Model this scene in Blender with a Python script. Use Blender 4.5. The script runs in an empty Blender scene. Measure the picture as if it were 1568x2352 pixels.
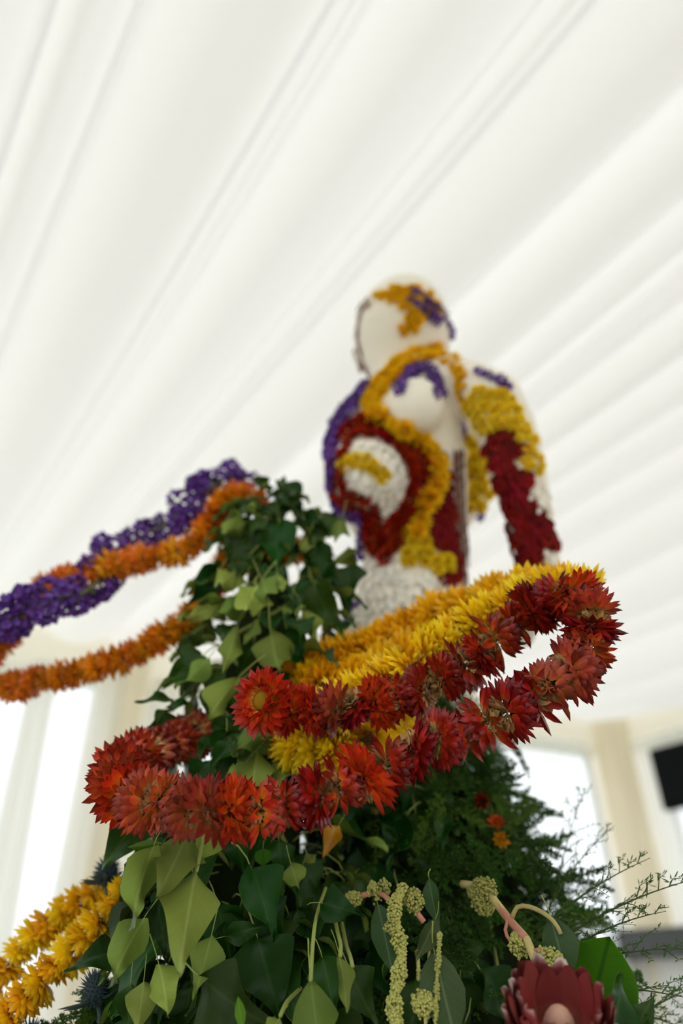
import bpy, bmesh, math, random
from mathutils import Vector, Matrix, Euler
from mathutils.bvhtree import BVHTree
random.seed(11)
SC = bpy.context.scene
COL = SC.collection
# ------------------------------------------------------------------ camera
CAMZ = 1.3
PITCH = math.radians(35)
F = 1568.0
cam = bpy.data.cameras.new('camera'); camo = bpy.data.objects.new('camera', cam); COL.objects.link(camo)
cam.sensor_fit = 'VERTICAL'; cam.sensor_height = 36; cam.sensor_width = 24; cam.lens = 24
camo.location = (0, 0, CAMZ); camo.rotation_euler = (math.radians(90) + PITCH, 0, 0)
cam.clip_start = 0.02; cam.clip_end = 500
cam.dof.use_dof = True; cam.dof.focus_distance = 0.655; cam.dof.aperture_fstop = 1.9
SC.camera = camo
# ------------------------------------------------------------------ world, sun, exposure
W = bpy.data.worlds.new('overcast_sky'); SC.world = W; W.use_nodes = True
W.node_tree.nodes['Background'].inputs[0].default_value = (0.97, 0.98, 1.0, 1)
W.node_tree.nodes['Background'].inputs[1].default_value = 1.0
vs = SC.view_settings
SC.display_settings.display_device = 'sRGB'
vs.view_transform = 'Standard'; vs.look = 'None'; vs.gamma = 1; vs.use_curve_mapping = False
vs.exposure = 1.05
SC.cycles.max_bounces = 10; SC.cycles.diffuse_bounces = 6; SC.cycles.transmission_bounces = 8; SC.cycles.transparent_max_bounces = 12
SC.cycles.use_denoising = True

# ------------------------------------------------------------------ helpers
CS, SN = math.cos(PITCH), math.sin(PITCH)
def P(px, py, Y):
    """a point of the place at forward distance Y seen in that direction"""
    v = 1176 - py
    fw = F * CS - v * SN; up = F * SN + v * CS; k = Y / fw
    return Vector(((px - 784) * k, Y, CAMZ + up * k))
def PH(px, py, h):
    v = 1176 - py
    fw = F * CS - v * SN; up = F * SN + v * CS; k = h / up
    return Vector(((px - 784) * k, fw * k, CAMZ + h))
def RAY(px, py):
    v = 1176 - py
    return Vector(((px - 784), F * CS - v * SN, F * SN + v * CS)).normalized()
def depth(p):
    return p.y * CS + (p.z - CAMZ) * SN
def mpp(p):                       # metres per pixel at p
    return depth(p) / F
def tag(o, label=None, cat=None, group=None, kind=None):
    if label: o['label'] = label
    if cat: o['category'] = cat
    if group: o['group'] = group
    if kind: o['kind'] = kind
    return o
def empty(name, loc, label=None, cat=None, group=None):
    o = bpy.data.objects.new(name, None); COL.objects.link(o); o.location = loc; o.empty_display_size = .02
    return tag(o, label, cat, group)
def meshdata(name, verts, faces, mats=(), fm=None, smooth=True):
    m = bpy.data.meshes.new(name); m.from_pydata([tuple(v) for v in verts], [], faces)
    for a in mats: m.materials.append(a)
    if fm:
        for p, i in zip(m.polygons, fm): p.material_index = i
    if smooth:
        for p in m.polygons: p.use_smooth = True
    m.update(); return m
def link(name, me, parent=None, M=None):
    """link a mesh; M is its world matrix, parents only translate"""
    o = bpy.data.objects.new(name, me); COL.objects.link(o)
    M = M or Matrix.Identity(4)
    if parent is not None:
        o.parent = parent
        M = Matrix.Translation(-worldloc(parent)) @ M
    o.matrix_basis = M
    return o
def worldloc(o):
    return o.location if o.parent is None else o.location + worldloc(o.parent)
def child_local(name, me, parent, L=None):
    o = bpy.data.objects.new(name, me); COL.objects.link(o); o.parent = parent
    if L is not None: o.matrix_basis = L
    return o
def frame(z, x=None):
    z = z.normalized()
    if x is None:
        a = random.uniform(0, 6.283); x = Vector((math.cos(a), math.sin(a), .3 * math.sin(3 * a)))
    x = x - z * x.dot(z)
    if x.length < 1e-5: x = z.orthogonal()
    x.normalize(); y = z.cross(x)
    return Matrix((x, y, z)).transposed().to_4x4()
def xform(loc, rot4, s):
    if not hasattr(s, '__len__'): s = (s, s, s)
    return Matrix.Translation(loc) @ rot4 @ Matrix.Diagonal((s[0], s[1], s[2], 1))
def catmull(pts, step):
    """resample a polyline of Vectors at equal step"""
    out = []; n = len(pts)
    dense = []
    for i in range(n - 1):
        p0 = pts[max(i - 1, 0)]; p1 = pts[i]; p2 = pts[i + 1]; p3 = pts[min(i + 2, n - 1)]
        for k in range(16):
            t = k / 16
            dense.append(0.5 * ((2 * p1) + (p2 - p0) * t + (2 * p0 - 5 * p1 + 4 * p2 - p3) * t * t + (3 * p1 - p0 - 3 * p2 + p3) * t ** 3))
    dense.append(pts[-1].copy())
    acc = 0; out = [dense[0]]
    for a, b in zip(dense, dense[1:]):
        d = (b - a).length
        while acc + d >= step and d > 1e-9:
            f = (step - acc) / d; a = a.lerp(b, f); out.append(a.copy()); d = (b - a).length; acc = 0
        acc += d
    return out
def tube(pts, rads, n=6, cap=True):
    V = []; Fc = []
    ref = Vector((0.31, 0.2, 0.93))
    for i, p in enumerate(pts):
        t = (pts[min(i + 1, len(pts) - 1)] - pts[max(i - 1, 0)]).normalized()
        x = ref - t * ref.dot(t)
        if x.length < 1e-4: x = t.orthogonal()
        x.normalize(); y = t.cross(x); ref = x
        r = rads[i] if hasattr(rads, '__len__') else rads
        for k in range(n):
            a = 6.28318 * k / n
            V.append(p + x * math.cos(a) * r + y * math.sin(a) * r)
    for i in range(len(pts) - 1):
        for k in range(n):
            a = i * n + k; b = i * n + (k + 1) % n
            Fc.append((a, b, b + n, a + n))
    if cap:
        Fc.append(tuple(range(n - 1, -1, -1))); e = (len(pts) - 1) * n
        Fc.append(tuple(range(e, e + n)))
    return V, Fc
def merge(parts):
    V = []; Fc = []; fm = []
    for i, (v, f) in enumerate(parts):
        o = len(V); V += list(v); Fc += [tuple(a + o for a in q) for q in f]; fm += [i] * len(f)
    return V, Fc, fm
def box(a, b):
    (x0, y0, z0), (x1, y1, z1) = a, b
    V = [Vector(c) for c in ((x0,y0,z0),(x1,y0,z0),(x1,y1,z0),(x0,y1,z0),(x0,y0,z1),(x1,y0,z1),(x1,y1,z1),(x0,y1,z1))]
    return V, [(3,2,1,0),(4,5,6,7),(0,1,5,4),(1,2,6,5),(2,3,7,6),(3,0,4,7)]

# ------------------------------------------------------------------ materials
def newmat(name):
    m = bpy.data.materials.new(name); m.use_nodes = True
    nt = m.node_tree; nt.nodes.clear()
    out = nt.nodes.new('ShaderNodeOutputMaterial')
    return m, nt, out
def N(nt, t, **kw):
    n = nt.nodes.new(t)
    for k, v in kw.items(): setattr(n, k, v)
    return n
def bsdf(nt, rough=.6, spec=.3):
    b = N(nt, 'ShaderNodeBsdfPrincipled'); b.inputs['Roughness'].default_value = rough
    b.inputs['Specular IOR Level'].default_value = spec
    return b
def plain(name, c, rough=.6, spec=.3, var=0.15, scale=40, bump=0.0, bscale=120, transl=0.0):
    m, nt, out = newmat(name)
    b = bsdf(nt, rough, spec)
    tc = N(nt, 'ShaderNodeTexCoord'); no = N(nt, 'ShaderNodeTexNoise'); no.inputs['Scale'].default_value = scale
    nt.links.new(tc.outputs['Object'], no.inputs['Vector'])
    oi = N(nt, 'ShaderNodeObjectInfo')
    add = N(nt, 'ShaderNodeMath', operation='ADD'); nt.links.new(no.outputs['Fac'], add.inputs[0]); nt.links.new(oi.outputs['Random'], add.inputs[1])
    mr = N(nt, 'ShaderNodeMapRange'); mr.inputs[1].default_value = .3; mr.inputs[2].default_value = 1.6; mr.inputs[3].default_value = 1 - var; mr.inputs[4].default_value = 1 + var
    nt.links.new(add.outputs[0], mr.inputs[0])
    hs = N(nt, 'ShaderNodeHueSaturation'); hs.inputs['Color'].default_value = (*c, 1)
    nt.links.new(mr.outputs[0], hs.inputs['Value'])
    nt.links.new(hs.outputs[0], b.inputs['Base Color'])
    if bump:
        n2 = N(nt, 'ShaderNodeTexNoise'); n2.inputs['Scale'].default_value = bscale; n2.inputs['Detail'].default_value = 4
        nt.links.new(tc.outputs['Object'], n2.inputs['Vector'])
        bp = N(nt, 'ShaderNodeBump'); bp.inputs['Strength'].default_value = bump; bp.inputs['Distance'].default_value = .004
        nt.links.new(n2.outputs['Fac'], bp.inputs['Height']); nt.links.new(bp.outputs[0], b.inputs['Normal'])
    if transl:
        tr = N(nt, 'ShaderNodeBsdfTranslucent'); nt.links.new(hs.outputs[0], tr.inputs[0])
        mx = N(nt, 'ShaderNodeMixShader'); mx.inputs[0].default_value = transl
        nt.links.new(b.outputs[0], mx.inputs[1]); nt.links.new(tr.outputs[0], mx.inputs[2]); nt.links.new(mx.outputs[0], out.inputs[0])
    else:
        nt.links.new(b.outputs[0], out.inputs[0])
    return m
def fabric(name, c, transl, wscale=0.0, clear=0.0):
    m, nt, out = newmat(name)
    d = N(nt, 'ShaderNodeBsdfDiffuse'); d.inputs[0].default_value = (*c, 1)
    t = N(nt, 'ShaderNodeBsdfTranslucent'); t.inputs[0].default_value = (*c, 1)
    mx = N(nt, 'ShaderNodeMixShader'); mx.inputs[0].default_value = transl
    nt.links.new(d.outputs[0], mx.inputs[1]); nt.links.new(t.outputs[0], mx.inputs[2])
    tc = N(nt, 'ShaderNodeTexCoord'); no = N(nt, 'ShaderNodeTexNoise'); no.inputs['Scale'].default_value = 1.3; no.inputs['Detail'].default_value = 3
    nt.links.new(tc.outputs['Object'], no.inputs['Vector'])
    bp = N(nt, 'ShaderNodeBump'); bp.inputs['Strength'].default_value = .15; bp.inputs['Distance'].default_value = .05
    nt.links.new(no.outputs['Fac'], bp.inputs['Height']); nt.links.new(bp.outputs[0], d.inputs['Normal'])
    last = mx
    if clear:
        tp = N(nt, 'ShaderNodeBsdfTransparent'); m2 = N(nt, 'ShaderNodeMixShader'); m2.inputs[0].default_value = clear
        nt.links.new(mx.outputs[0], m2.inputs[1]); nt.links.new(tp.outputs[0], m2.inputs[2]); last = m2
    nt.links.new(last.outputs[0], out.inputs[0])
    return m
def petalmat(name, stops, rough=.38, spec=.45, transl=.18, huev=.02, valv=.3):
    """colour runs along the petal (attribute t), varies by petal (rnd) and by flower"""
    m, nt, out = newmat(name)
    at = N(nt, 'ShaderNodeAttribute', attribute_name='t'); ar = N(nt, 'ShaderNodeAttribute', attribute_name='rnd')
    oi = N(nt, 'ShaderNodeObjectInfo')
    cr = N(nt, 'ShaderNodeValToRGB'); el = cr.color_ramp.elements
    el[0].position = stops[0][0]; el[0].color = (*stops[0][1], 1); el[1].position = stops[-1][0]; el[1].color = (*stops[-1][1], 1)
    for p, c in stops[1:-1]:
        e = el.new(p); e.color = (*c, 1)
    sh = N(nt, 'ShaderNodeMath', operation='MULTIPLY_ADD'); sh.inputs[1].default_value = .22; nt.links.new(ar.outputs['Fac'], sh.inputs[0])
    sb = N(nt, 'ShaderNodeMath', operation='SUBTRACT'); nt.links.new(at.outputs['Fac'], sb.inputs[0]); sb.inputs[1].default_value = .11
    nt.links.new(sb.outputs[0], sh.inputs[2]); nt.links.new(sh.outputs[0], cr.inputs[0])
    hs = N(nt, 'ShaderNodeHueSaturation'); nt.links.new(cr.outputs[0], hs.inputs['Color'])
    mh = N(nt, 'ShaderNodeMapRange'); mh.inputs[3].default_value = .5 - huev * .2; mh.inputs[4].default_value = .5 + huev
    nt.links.new(oi.outputs['Random'], mh.inputs[0]); nt.links.new(mh.outputs[0], hs.inputs['Hue'])
    ad = N(nt, 'ShaderNodeMath', operation='MULTIPLY_ADD'); ad.inputs[1].default_value = 7.31; nt.links.new(oi.outputs['Random'], ad.inputs[0]); nt.links.new(ar.outputs['Fac'], ad.inputs[2])
    fr = N(nt, 'ShaderNodeMath', operation='FRACT'); nt.links.new(ad.outputs[0], fr.inputs[0])
    mv = N(nt, 'ShaderNodeMapRange'); mv.inputs[3].default_value = 1 - valv; mv.inputs[4].default_value = 1 + valv
    nt.links.new(fr.outputs[0], mv.inputs[0]); nt.links.new(mv.outputs[0], hs.inputs['Value'])
    b = bsdf(nt, rough, spec); nt.links.new(hs.outputs[0], b.inputs['Base Color'])
    tr = N(nt, 'ShaderNodeBsdfTranslucent'); nt.links.new(hs.outputs[0], tr.inputs[0])
    mx = N(nt, 'ShaderNodeMixShader'); mx.inputs[0].default_value = transl
    nt.links.new(b.outputs[0], mx.inputs[1]); nt.links.new(tr.outputs[0], mx.inputs[2]); nt.links.new(mx.outputs[0], out.inputs[0])
    return m
def leafmat(name, c, vein, rough=.35, spec=.4, transl=.3, huev=.03, valv=.3):
    m, nt, out = newmat(name)
    uv = N(nt, 'ShaderNodeUVMap'); sep = N(nt, 'ShaderNodeSeparateXYZ'); nt.links.new(uv.outputs[0], sep.inputs[0])
    # veins from the leaf's own coordinates: u across (-1..1 stored 0..1), v along
    cx = N(nt, 'ShaderNodeMath', operation='SUBTRACT'); cx.inputs[1].default_value = .5; nt.links.new(sep.outputs[0], cx.inputs[0])
    ab = N(nt, 'ShaderNodeMath', operation='ABSOLUTE'); nt.links.new(cx.outputs[0], ab.inputs[0])
    mid = N(nt, 'ShaderNodeMapRange'); mid.inputs[1].default_value = .012; mid.inputs[2].default_value = .035; mid.inputs[3].default_value = 1; mid.inputs[4].default_value = 0
    nt.links.new(ab.outputs[0], mid.inputs[0])
    ma = N(nt, 'ShaderNodeMath', operation='MULTIPLY_ADD'); ma.inputs[1].default_value = -.55; nt.links.new(ab.outputs[0], ma.inputs[0]); nt.links.new(sep.outputs[1], ma.inputs[2])
    ms = N(nt, 'ShaderNodeMath', operation='MULTIPLY'); ms.inputs[1].default_value = 44; nt.links.new(ma.outputs[0], ms.inputs[0])
    si = N(nt, 'ShaderNodeMath', operation='SINE'); nt.links.new(ms.outputs[0], si.inputs[0])
    sv = N(nt, 'ShaderNodeMapRange'); sv.inputs[1].default_value = .93; sv.inputs[2].default_value = 1; sv.inputs[3].default_value = 0; sv.inputs[4].default_value = .25
    nt.links.new(si.outputs[0], sv.inputs[0])
    mxv = N(nt, 'ShaderNodeMath', operation='MAXIMUM'); nt.links.new(mid.outputs[0], mxv.inputs[0]); nt.links.new(sv.outputs[0], mxv.inputs[1])
    mc = N(nt, 'ShaderNodeMix', data_type='RGBA'); mc.inputs[6].default_value = (*c, 1); mc.inputs[7].default_value = (*vein, 1)
    nt.links.new(mxv.outputs[0], mc.inputs[0])
    oi = N(nt, 'ShaderNodeObjectInfo')
    hs = N(nt, 'ShaderNodeHueSaturation'); nt.links.new(mc.outputs[2], hs.inputs['Color'])
    mh = N(nt, 'ShaderNodeMapRange'); mh.inputs[3].default_value = .5 - huev; mh.inputs[4].default_value = .5 + huev; nt.links.new(oi.outputs['Random'], mh.inputs[0]); nt.links.new(mh.outputs[0], hs.inputs['Hue'])
    k = N(nt, 'ShaderNodeMath', operation='MULTIPLY'); k.inputs[1].default_value = 13.7; nt.links.new(oi.outputs['Random'], k.inputs[0])
    fr = N(nt, 'ShaderNodeMath', operation='FRACT'); nt.links.new(k.outputs[0], fr.inputs[0])
    mv = N(nt, 'ShaderNodeMapRange'); mv.inputs[3].default_value = 1 - valv; mv.inputs[4].default_value = 1 + valv; nt.links.new(fr.outputs[0], mv.inputs[0]); nt.links.new(mv.outputs[0], hs.inputs['Value'])
    b = bsdf(nt, rough, spec); nt.links.new(hs.outputs[0], b.inputs['Base Color'])
    tr = N(nt, 'ShaderNodeBsdfTranslucent'); nt.links.new(hs.outputs[0], tr.inputs[0])
    mx = N(nt, 'ShaderNodeMixShader'); mx.inputs[0].default_value = transl
    nt.links.new(b.outputs[0], mx.inputs[1]); nt.links.new(tr.outputs[0], mx.inputs[2]); nt.links.new(mx.outputs[0], out.inputs[0])
    return m

M_CEIL = fabric('white_ceiling_lining', (.93, .93, .905), .27)
M_WALL = fabric('ivory_wall_lining', (.93, .91, .85), .48)
M_PELM = fabric('cream_pelmet_cloth', (.93, .91, .83), .5)
M_POST = fabric('cream_post_drape', (.94, .89, .75), .42)
M_SHEER = fabric('sheer_curtain', (.93, .96, .98), .62, clear=.4)
M_CURT = fabric('ivory_curtain', (.95, .94, .89), .62)
M_FLOOR = plain('grey_floor_boards', (.40, .37, .33), .6, .3, .12, 3)
M_LAWN = plain('pale_lawn', (.30, .29, .20), .9, .1, .3, 2)
M_BLACK = plain('black_matte', (.008, .009, .010), .8, .08, .1, 6)
M_DARK = plain('dark_grey_frame', (.06, .065, .065), .5, .3, .1, 6)
M_SCREEN = plain('dull_black_screen', (.008, .009, .010), .8, .05, .1, 6)
M_FRAMEW = plain('white_frame', (.75, .75, .72), .5, .3, .05, 6)
M_PLINTH = plain('white_plinth', (.72, .70, .66), .7, .2, .05, 8)
M_MOSS_SHADE = plain('moss_with_leaf_shade', (.012, .02, .006), .95, .05, .5, 60, .8, 90)  # near-black green puts the shade between the leaves into the core's colour
def glassmat():
    m, nt, out = newmat('clear_window_film')
    tp = N(nt, 'ShaderNodeBsdfTransparent'); tp.inputs[0].default_value = (.96, .98, 1, 1)
    g = N(nt, 'ShaderNodeBsdfGlossy'); g.inputs['Roughness'].default_value = .1
    mx = N(nt, 'ShaderNodeMixShader'); mx.inputs[0].default_value = .05
    nt.links.new(tp.outputs[0], mx.inputs[1]); nt.links.new(g.outputs[0], mx.inputs[2]); nt.links.new(mx.outputs[0], out.inputs[0])
    return m
M_GLASS = glassmat()

# ------------------------------------------------------------------ the marquee
H = 2.4
ZC = CAMZ + H
A = PH(104, 1450, H); C = PH(1391, 1660, H)
FD = Vector((-math.sin(math.radians(35.7)), math.cos(math.radians(35.7)), 0))     # along the folds
WD = Vector((math.cos(math.radians(35.7)), math.sin(math.radians(35.7)), 0))      # across them
bw = (A - C); bw.z = 0; bwn = bw.normalized()                                     # along back wall, to the left
L = C + bwn * 9.0
D = 12.0
Rn = C - FD * D; Ln = L - FD * D
def ground(p): return Vector((p.x, p.y, 0))
# ceiling lining: sagging swags between seams
seams_px = [(40, 700), (60, 240), (215, 310), (410, 560), (560, 400), (820, 480), (1060, 300), (1310, 420), (1400, 600), (1400, 700), (1400, 800),
            (1400, 905), (1400, 1010), (1400, 1110), (1400, 1210), (1400, 1310), (1400, 1400), (1400, 1480), (1400, 1550), (1400, 1600)]
sw = [PH(x, y, H).dot(WD) for x, y in seams_px]
wC = C.dot(WD); wL = L.dot(WD)
q = min(sw)
while q > wL + .7: q -= random.uniform(.45, .8); sw.append(q)
sw = sorted(s for s in sw if wL < s < wC - .05)
sw = [wL] + sw + [wC]
def build_ceiling():
    rnd = random.Random(5)
    prof = []                       # (w, dz)
    for a, b in zip(sw, sw[1:]):
        n = 14; wd = b - a
        sag = min(.48 * wd, .34) * rnd.uniform(.7, 1.2); sk = rnd.uniform(-.3, .3); ph = rnd.uniform(0, 6)
        for i in range(n):
            s = i / n
            s2 = s + sk * s * (1 - s)
            z = -sag * (1 - abs(2 * s2 - 1) ** 2.2) ** 1.2
            z += .012 * math.sin(s * 11 + ph) * math.sin(math.pi * s)
            prof.append((a + s * wd, z))
    prof.append((wC, 0))
    nu = 40; V = []; Fc = []
    u_back0 = C.dot(FD); wb0 = C.dot(WD); slope = (L.dot(FD) - C.dot(FD)) / (L.dot(WD) - C.dot(WD))
    for w, dz in prof:
        ub = u_back0 + slope * (w - wb0); uf = ub * 0 + C.dot(FD) - D + slope * (w - wb0)
        for j in range(nu + 1):
            s = j / nu; u = uf + (ub - uf) * s
            fade = min(1, .35 + (1 - s) * 5)
            wob = .05 * math.sin(u * .55 + w * 1.3) * math.sin(w * 2.1)
            p = FD * u + WD * (w + wob * (0 if w in (wL, wC) else 1))
            V.append(Vector((p.x, p.y, ZC + dz * fade * (1 + .12 * math.sin(u * .9 + w * 3)))))
    for i in range(len(prof) - 1):
        for j in range(nu):
            a = i * (nu + 1) + j
            Fc.append((a, a + 1, a + nu + 2, a + nu + 1))
    o = link('ceiling', meshdata('ceiling', V, Fc, [M_CEIL])); tag(o, kind='structure')
build_ceiling()
# floor and lawn
V = [ground(C), ground(L), ground(Ln), ground(Rn)]
o = link('floor', meshdata('floor', V + [v - Vector((0, 0, .1)) for v in V], [(0, 1, 2, 3), (7, 6, 5, 4), (0, 4, 5, 1), (1, 5, 6, 2), (2, 6, 7, 3), (3, 7, 4, 0)], [M_FLOOR], smooth=False)); tag(o, kind='structure')
o = link('ground', meshdata('ground', [Vector((-90, -90, -.11)), Vector((90, -90, -.11)), Vector((90, 90, -.11)), Vector((-90, 90, -.11))], [(0, 1, 2, 3)], [M_LAWN], smooth=False)); tag(o, kind='structure')

def wall(name, a, b, wins, zt=ZC + .03, inward=None, z0w=.35, z1w=None):
    """a lined wall from a to b with window openings given as (s0, s1) metres; returns basis"""
    a = ground(a); b = ground(b); t = (b - a).normalized(); ln = (b - a).length
    n = Vector((-t.y, t.x, 0))
    if n.dot(Vector((0, 0, 0)) - a + Vector((1.5, 2, 0))) < 0: n = -n
    z1w = z1w or ZC - .36
    V = []; Fc = []
    def quad(s0, s1, z0, z1):
        k = len(V)
        for s, z in ((s0, z0), (s1, z0), (s1, z1), (s0, z1)): V.append(a + t * s + Vector((0, 0, z)))
        Fc.append((k, k + 1, k + 2, k + 3))
        k = len(V)
        for s, z in ((s0, z0), (s1, z0), (s1, z1), (s0, z1)): V.append(a + t * s - n * .02 + Vector((0, 0, z)))
    cur = 0
    for s0, s1 in wins:
        if s0 > cur: quad(cur, s0, 0, zt)
        if z0w > 0: quad(s0, s1, 0, z0w)
        quad(s0, s1, z1w, zt); cur = s1
    if cur < ln: quad(cur, ln, 0, zt)
    o = link(name, meshdata(name, V, Fc, [M_WALL], smooth=False)); tag(o, kind='structure')
    return a, t, n, ln
WIN = [0]
def window(a, t, n, s0, s1, z0, z1):
    WIN[0] += 1
    c = a + t * (s0 + s1) / 2
    e = empty('window_%d' % WIN[0], Vector((c.x, c.y, z0))); tag(e, kind='structure')
    R = Matrix((t, n, Vector((0, 0, 1)))).transposed().to_4x4()
    hw = (s1 - s0) / 2; f = .03
    parts = [box((-hw, -f, 0), (hw, f, .05)), box((-hw, -f, z1 - z0 - .05), (hw, f, z1 - z0)), box((-hw, -f, 0), (-hw + .05, f, z1 - z0)), box((hw - .05, -f, 0), (hw, f, z1 - z0))]
    v, fc, fm = merge(parts)
    link('window_frame', meshdata('window_frame', v, fc, [M_FRAMEW], smooth=False), e, Matrix.Translation(e.location) @ R)
    np_ = max(1, round((s1 - s0) / .9)); w = (2 * hw - .1) / np_
    for k in range(np_):
        v, fc = box((-hw + .05 + k * w + .006, -.004, .05), (-hw + .05 + (k + 1) * w - .006, .004, z1 - z0 - .05))
        link('pane', meshdata('pane', v, fc, [M_GLASS], smooth=False), e, Matrix.Translation(e.location) @ R)
zw1 = ZC - .40
bwins = [(.35, 2.45), (2.75, 4.9), (5.2, 7.4), (7.7, 8.8)]
wb = wall('wall_back', C, L, bwins)
for s0, s1 in bwins: window(*wb[:3], s0, s1, .35, ZC - .36)
rwins = [(.5, 2.6), (3.0, 5.2), (5.6, 7.8), (8.2, 10.4)]
wr = wall('wall_right', C, Rn, rwins)
for s0, s1 in rwins: window(*wr[:3], s0, s1, .35, ZC - .36)
lwins = [(.5, 2.6), (3.0, 5.2), (5.6, 7.8), (8.2, 10.4)]
wl = wall('wall_left', L, Ln, lwins)
for s0, s1 in lwins: window(*wl[:3], s0, s1, .35, ZC - .36)
# unseen front, opened to brighten the figure: only a lined head above the opening
wf = wall('wall_front', Rn, Ln, [(.4, (Ln - Rn).length - .4)], z0w=0.0, z1w=ZC - .36)
# pelmets: a cloth band along the wall heads
def pleated(a, t, n, s0f, s1f, z0, z1, amp, wl_, off, mat, name, parent=None, nz=10, seed=1):
    rnd = random.Random(seed); V = []; Fc = []
    L0 = max(s1f(0) - s0f(0), s1f(1) - s0f(1)); ns = max(8, int(L0 / wl_ * 8)); ph = rnd.uniform(0, 6)
    for j in range(nz + 1):
        v = j / nz; z = z1 + (z0 - z1) * v; a0 = s0f(v); a1 = s1f(v)
        for i in range(ns + 1):
            u = i / ns; s = a0 + (a1 - a0) * u
            d = amp * math.sin(u * L0 / wl_ * 6.283 + ph + .7 * math.sin(u * 9 + seed)) * (.55 + .45 * math.sin(u * 5.3 + seed))
            p = a + t * s + n * (off + d); V.append(Vector((p.x, p.y, z)))
    for j in range(nz):
        for i in range(ns):
            k = j * (ns + 1) + i; Fc.append((k, k + 1, k + ns + 2, k + ns + 1))
    return link(name, meshdata(name, V, Fc, [mat]), parent)
k = 0
for wv in (wb, wr, wl, wf):
    k += 1
    o = pleated(*wv[:3], lambda v: .05, lambda v, l=wv[3]: l - .05, ZC - .42, ZC + .02, .012, .5, .09, M_PELM, 'trim_%d' % k, seed=k)
    tag(o, kind='structure')
# cloth-wrapped posts
def post(p, r, name):
    V = []; Fc = []; n = 28; nz = 8
    for j in range(nz + 1):
        z = ZC * j / nz
        for i in range(n):
            a = 6.283 * i / n; rr = r * (1 + .10 * math.sin(7 * a + 1) + .05 * math.sin(13 * a)) * (1 + .15 * (j / nz - .5) ** 2)
            V.append(Vector((p.x + rr * math.cos(a), p.y + rr * math.sin(a), z)))
    for j in range(nz):
        for i in range(n):
            a = j * n + i; b = j * n + (i + 1) % n; Fc.append((a, b, b + n, a + n))
    o = link(name, meshdata(name, V, Fc, [M_POST])); tag(o, kind='structure')
post(ground(C) + (wb[2] + wr[2]) * .12, .17, 'trim_5')
for i, s in enumerate((2.6, 5.05, 7.55)): post(wb[0] + wb[1] * s + wb[2] * .14, .10, 'trim_%d' % (6 + i))
for i, s in enumerate((2.8, 5.4)): post(wr[0] + wr[1] * s + wr[2] * .14, .10, 'trim_%d' % (9 + i))
def curtain(wv, top, bot, z0, amp, wl_, off, mat, label, group, seed):
    c = wv[0] + wv[1] * (bot[0] + bot[1]) / 2 + wv[2] * off
    e = empty('curtain', Vector((c.x, c.y, z0)), label, 'curtain', group)
    pleated(*wv[:3], lambda v: top[0] + (bot[0] - top[0]) * v ** 1.3, lambda v: top[1] + (bot[1] - top[1]) * v ** 1.3, z0, ZC - .32, amp, wl_, off, mat, 'cloth', e, 16, seed)
    # heading tape and tie
    pleated(*wv[:3], lambda v: top[0] - .01, lambda v: top[1] + .01, ZC - .39, ZC - .33, amp, wl_, off + .006, mat, 'heading', e, 2, seed)
def spos(px, py, wv=wb):             # wall coordinate seen at a pixel
    r = RAY(px, py); a, t, n = wv[:3]
    k = (a - Vector((0, 0, 0))).dot(n) / r.dot(n)
    return (r * k - a).dot(t)
sL = spos(230, 1650)
GS = 'ivory drapes hung at the window edges'
curtain(wb, (2.3, 2.9), (2.25, 2.95), .02, .05, .12, .2, M_CURT, 'ivory gathered drape hanging beside a bright window', GS, 3)
curtain(wb, (4.5, 4.9), (4.4, 4.95), .02, .05, .12, .2, M_CURT, 'ivory gathered drape hanging beside a bright window', GS, 4)
curtain(wb, (spos(110, 1650), spos(45, 1650)), (spos(75, 2200), spos(-45, 2200)), .02, .05, .12, .22, M_CURT, 'ivory gathered drape hanging beside a bright window', GS, 5)
curtain(wb, (spos(265, 1650), spos(195, 1650)), (spos(235, 2200), spos(100, 2200)), .02, .05, .12, .22, M_CURT, 'ivory gathered drape hanging beside a bright window', GS, 6)
curtain(wb, (7.3, 7.8), (7.3, 7.9), .02, .05, .12, .22, M_CURT, 'ivory gathered drape hanging beside a bright window', GS, 8)
curtain(wb, (.5, 2.25), (.5, 2.25), .02, .03, .18, .15, M_SHEER, 'thin white sheer across the window next to the corner post', None, 9)
curtain(wr, (.35, .95), (.35, .95), .02, .04, .14, .16, M_SHEER, 'narrow white sheer between the corner post and the black panel', None, 10)

curtain(wb, (5.25, 7.35), (5.25, 7.35), .02, .05, .3, .06, M_SHEER, 'wide white sheer behind the ivory drapes on the back wall', None, 11)
curtain(wb, (2.8, 4.85), (2.8, 4.85), .02, .04, .3, .06, M_SHEER, 'white sheer across the middle window of the back wall', None, 12)
# black panel and dark-framed opening on the right wall
def wallbox(name, wv, s0, s1, z0, z1, off, th, mat, parent=None, label=None, cat=None):
    a, t, n = wv[:3]; c = a + t * (s0 + s1) / 2 + n * off
    R = Matrix((t, n, Vector((0, 0, 1)))).transposed().to_4x4(); hw = (s1 - s0) / 2
    bm = bmesh.new(); bmesh.ops.create_cube(bm, size=1)
    for v in bm.verts: v.co = Vector((v.co.x * 2 * hw, v.co.y * th, v.co.z * (z1 - z0)))
    bmesh.ops.bevel(bm, geom=bm.edges[:], offset=min(.012, th * .3), segments=2, affect='EDGES')
    me = bpy.data.meshes.new(name); bm.to_mesh(me); bm.free(); me.materials.append(mat)
    o = link(name, me, parent, Matrix.Translation(Vector((c.x, c.y, (z0 + z1) / 2))) @ R)
    return tag(o, label, cat) if label else o

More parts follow.
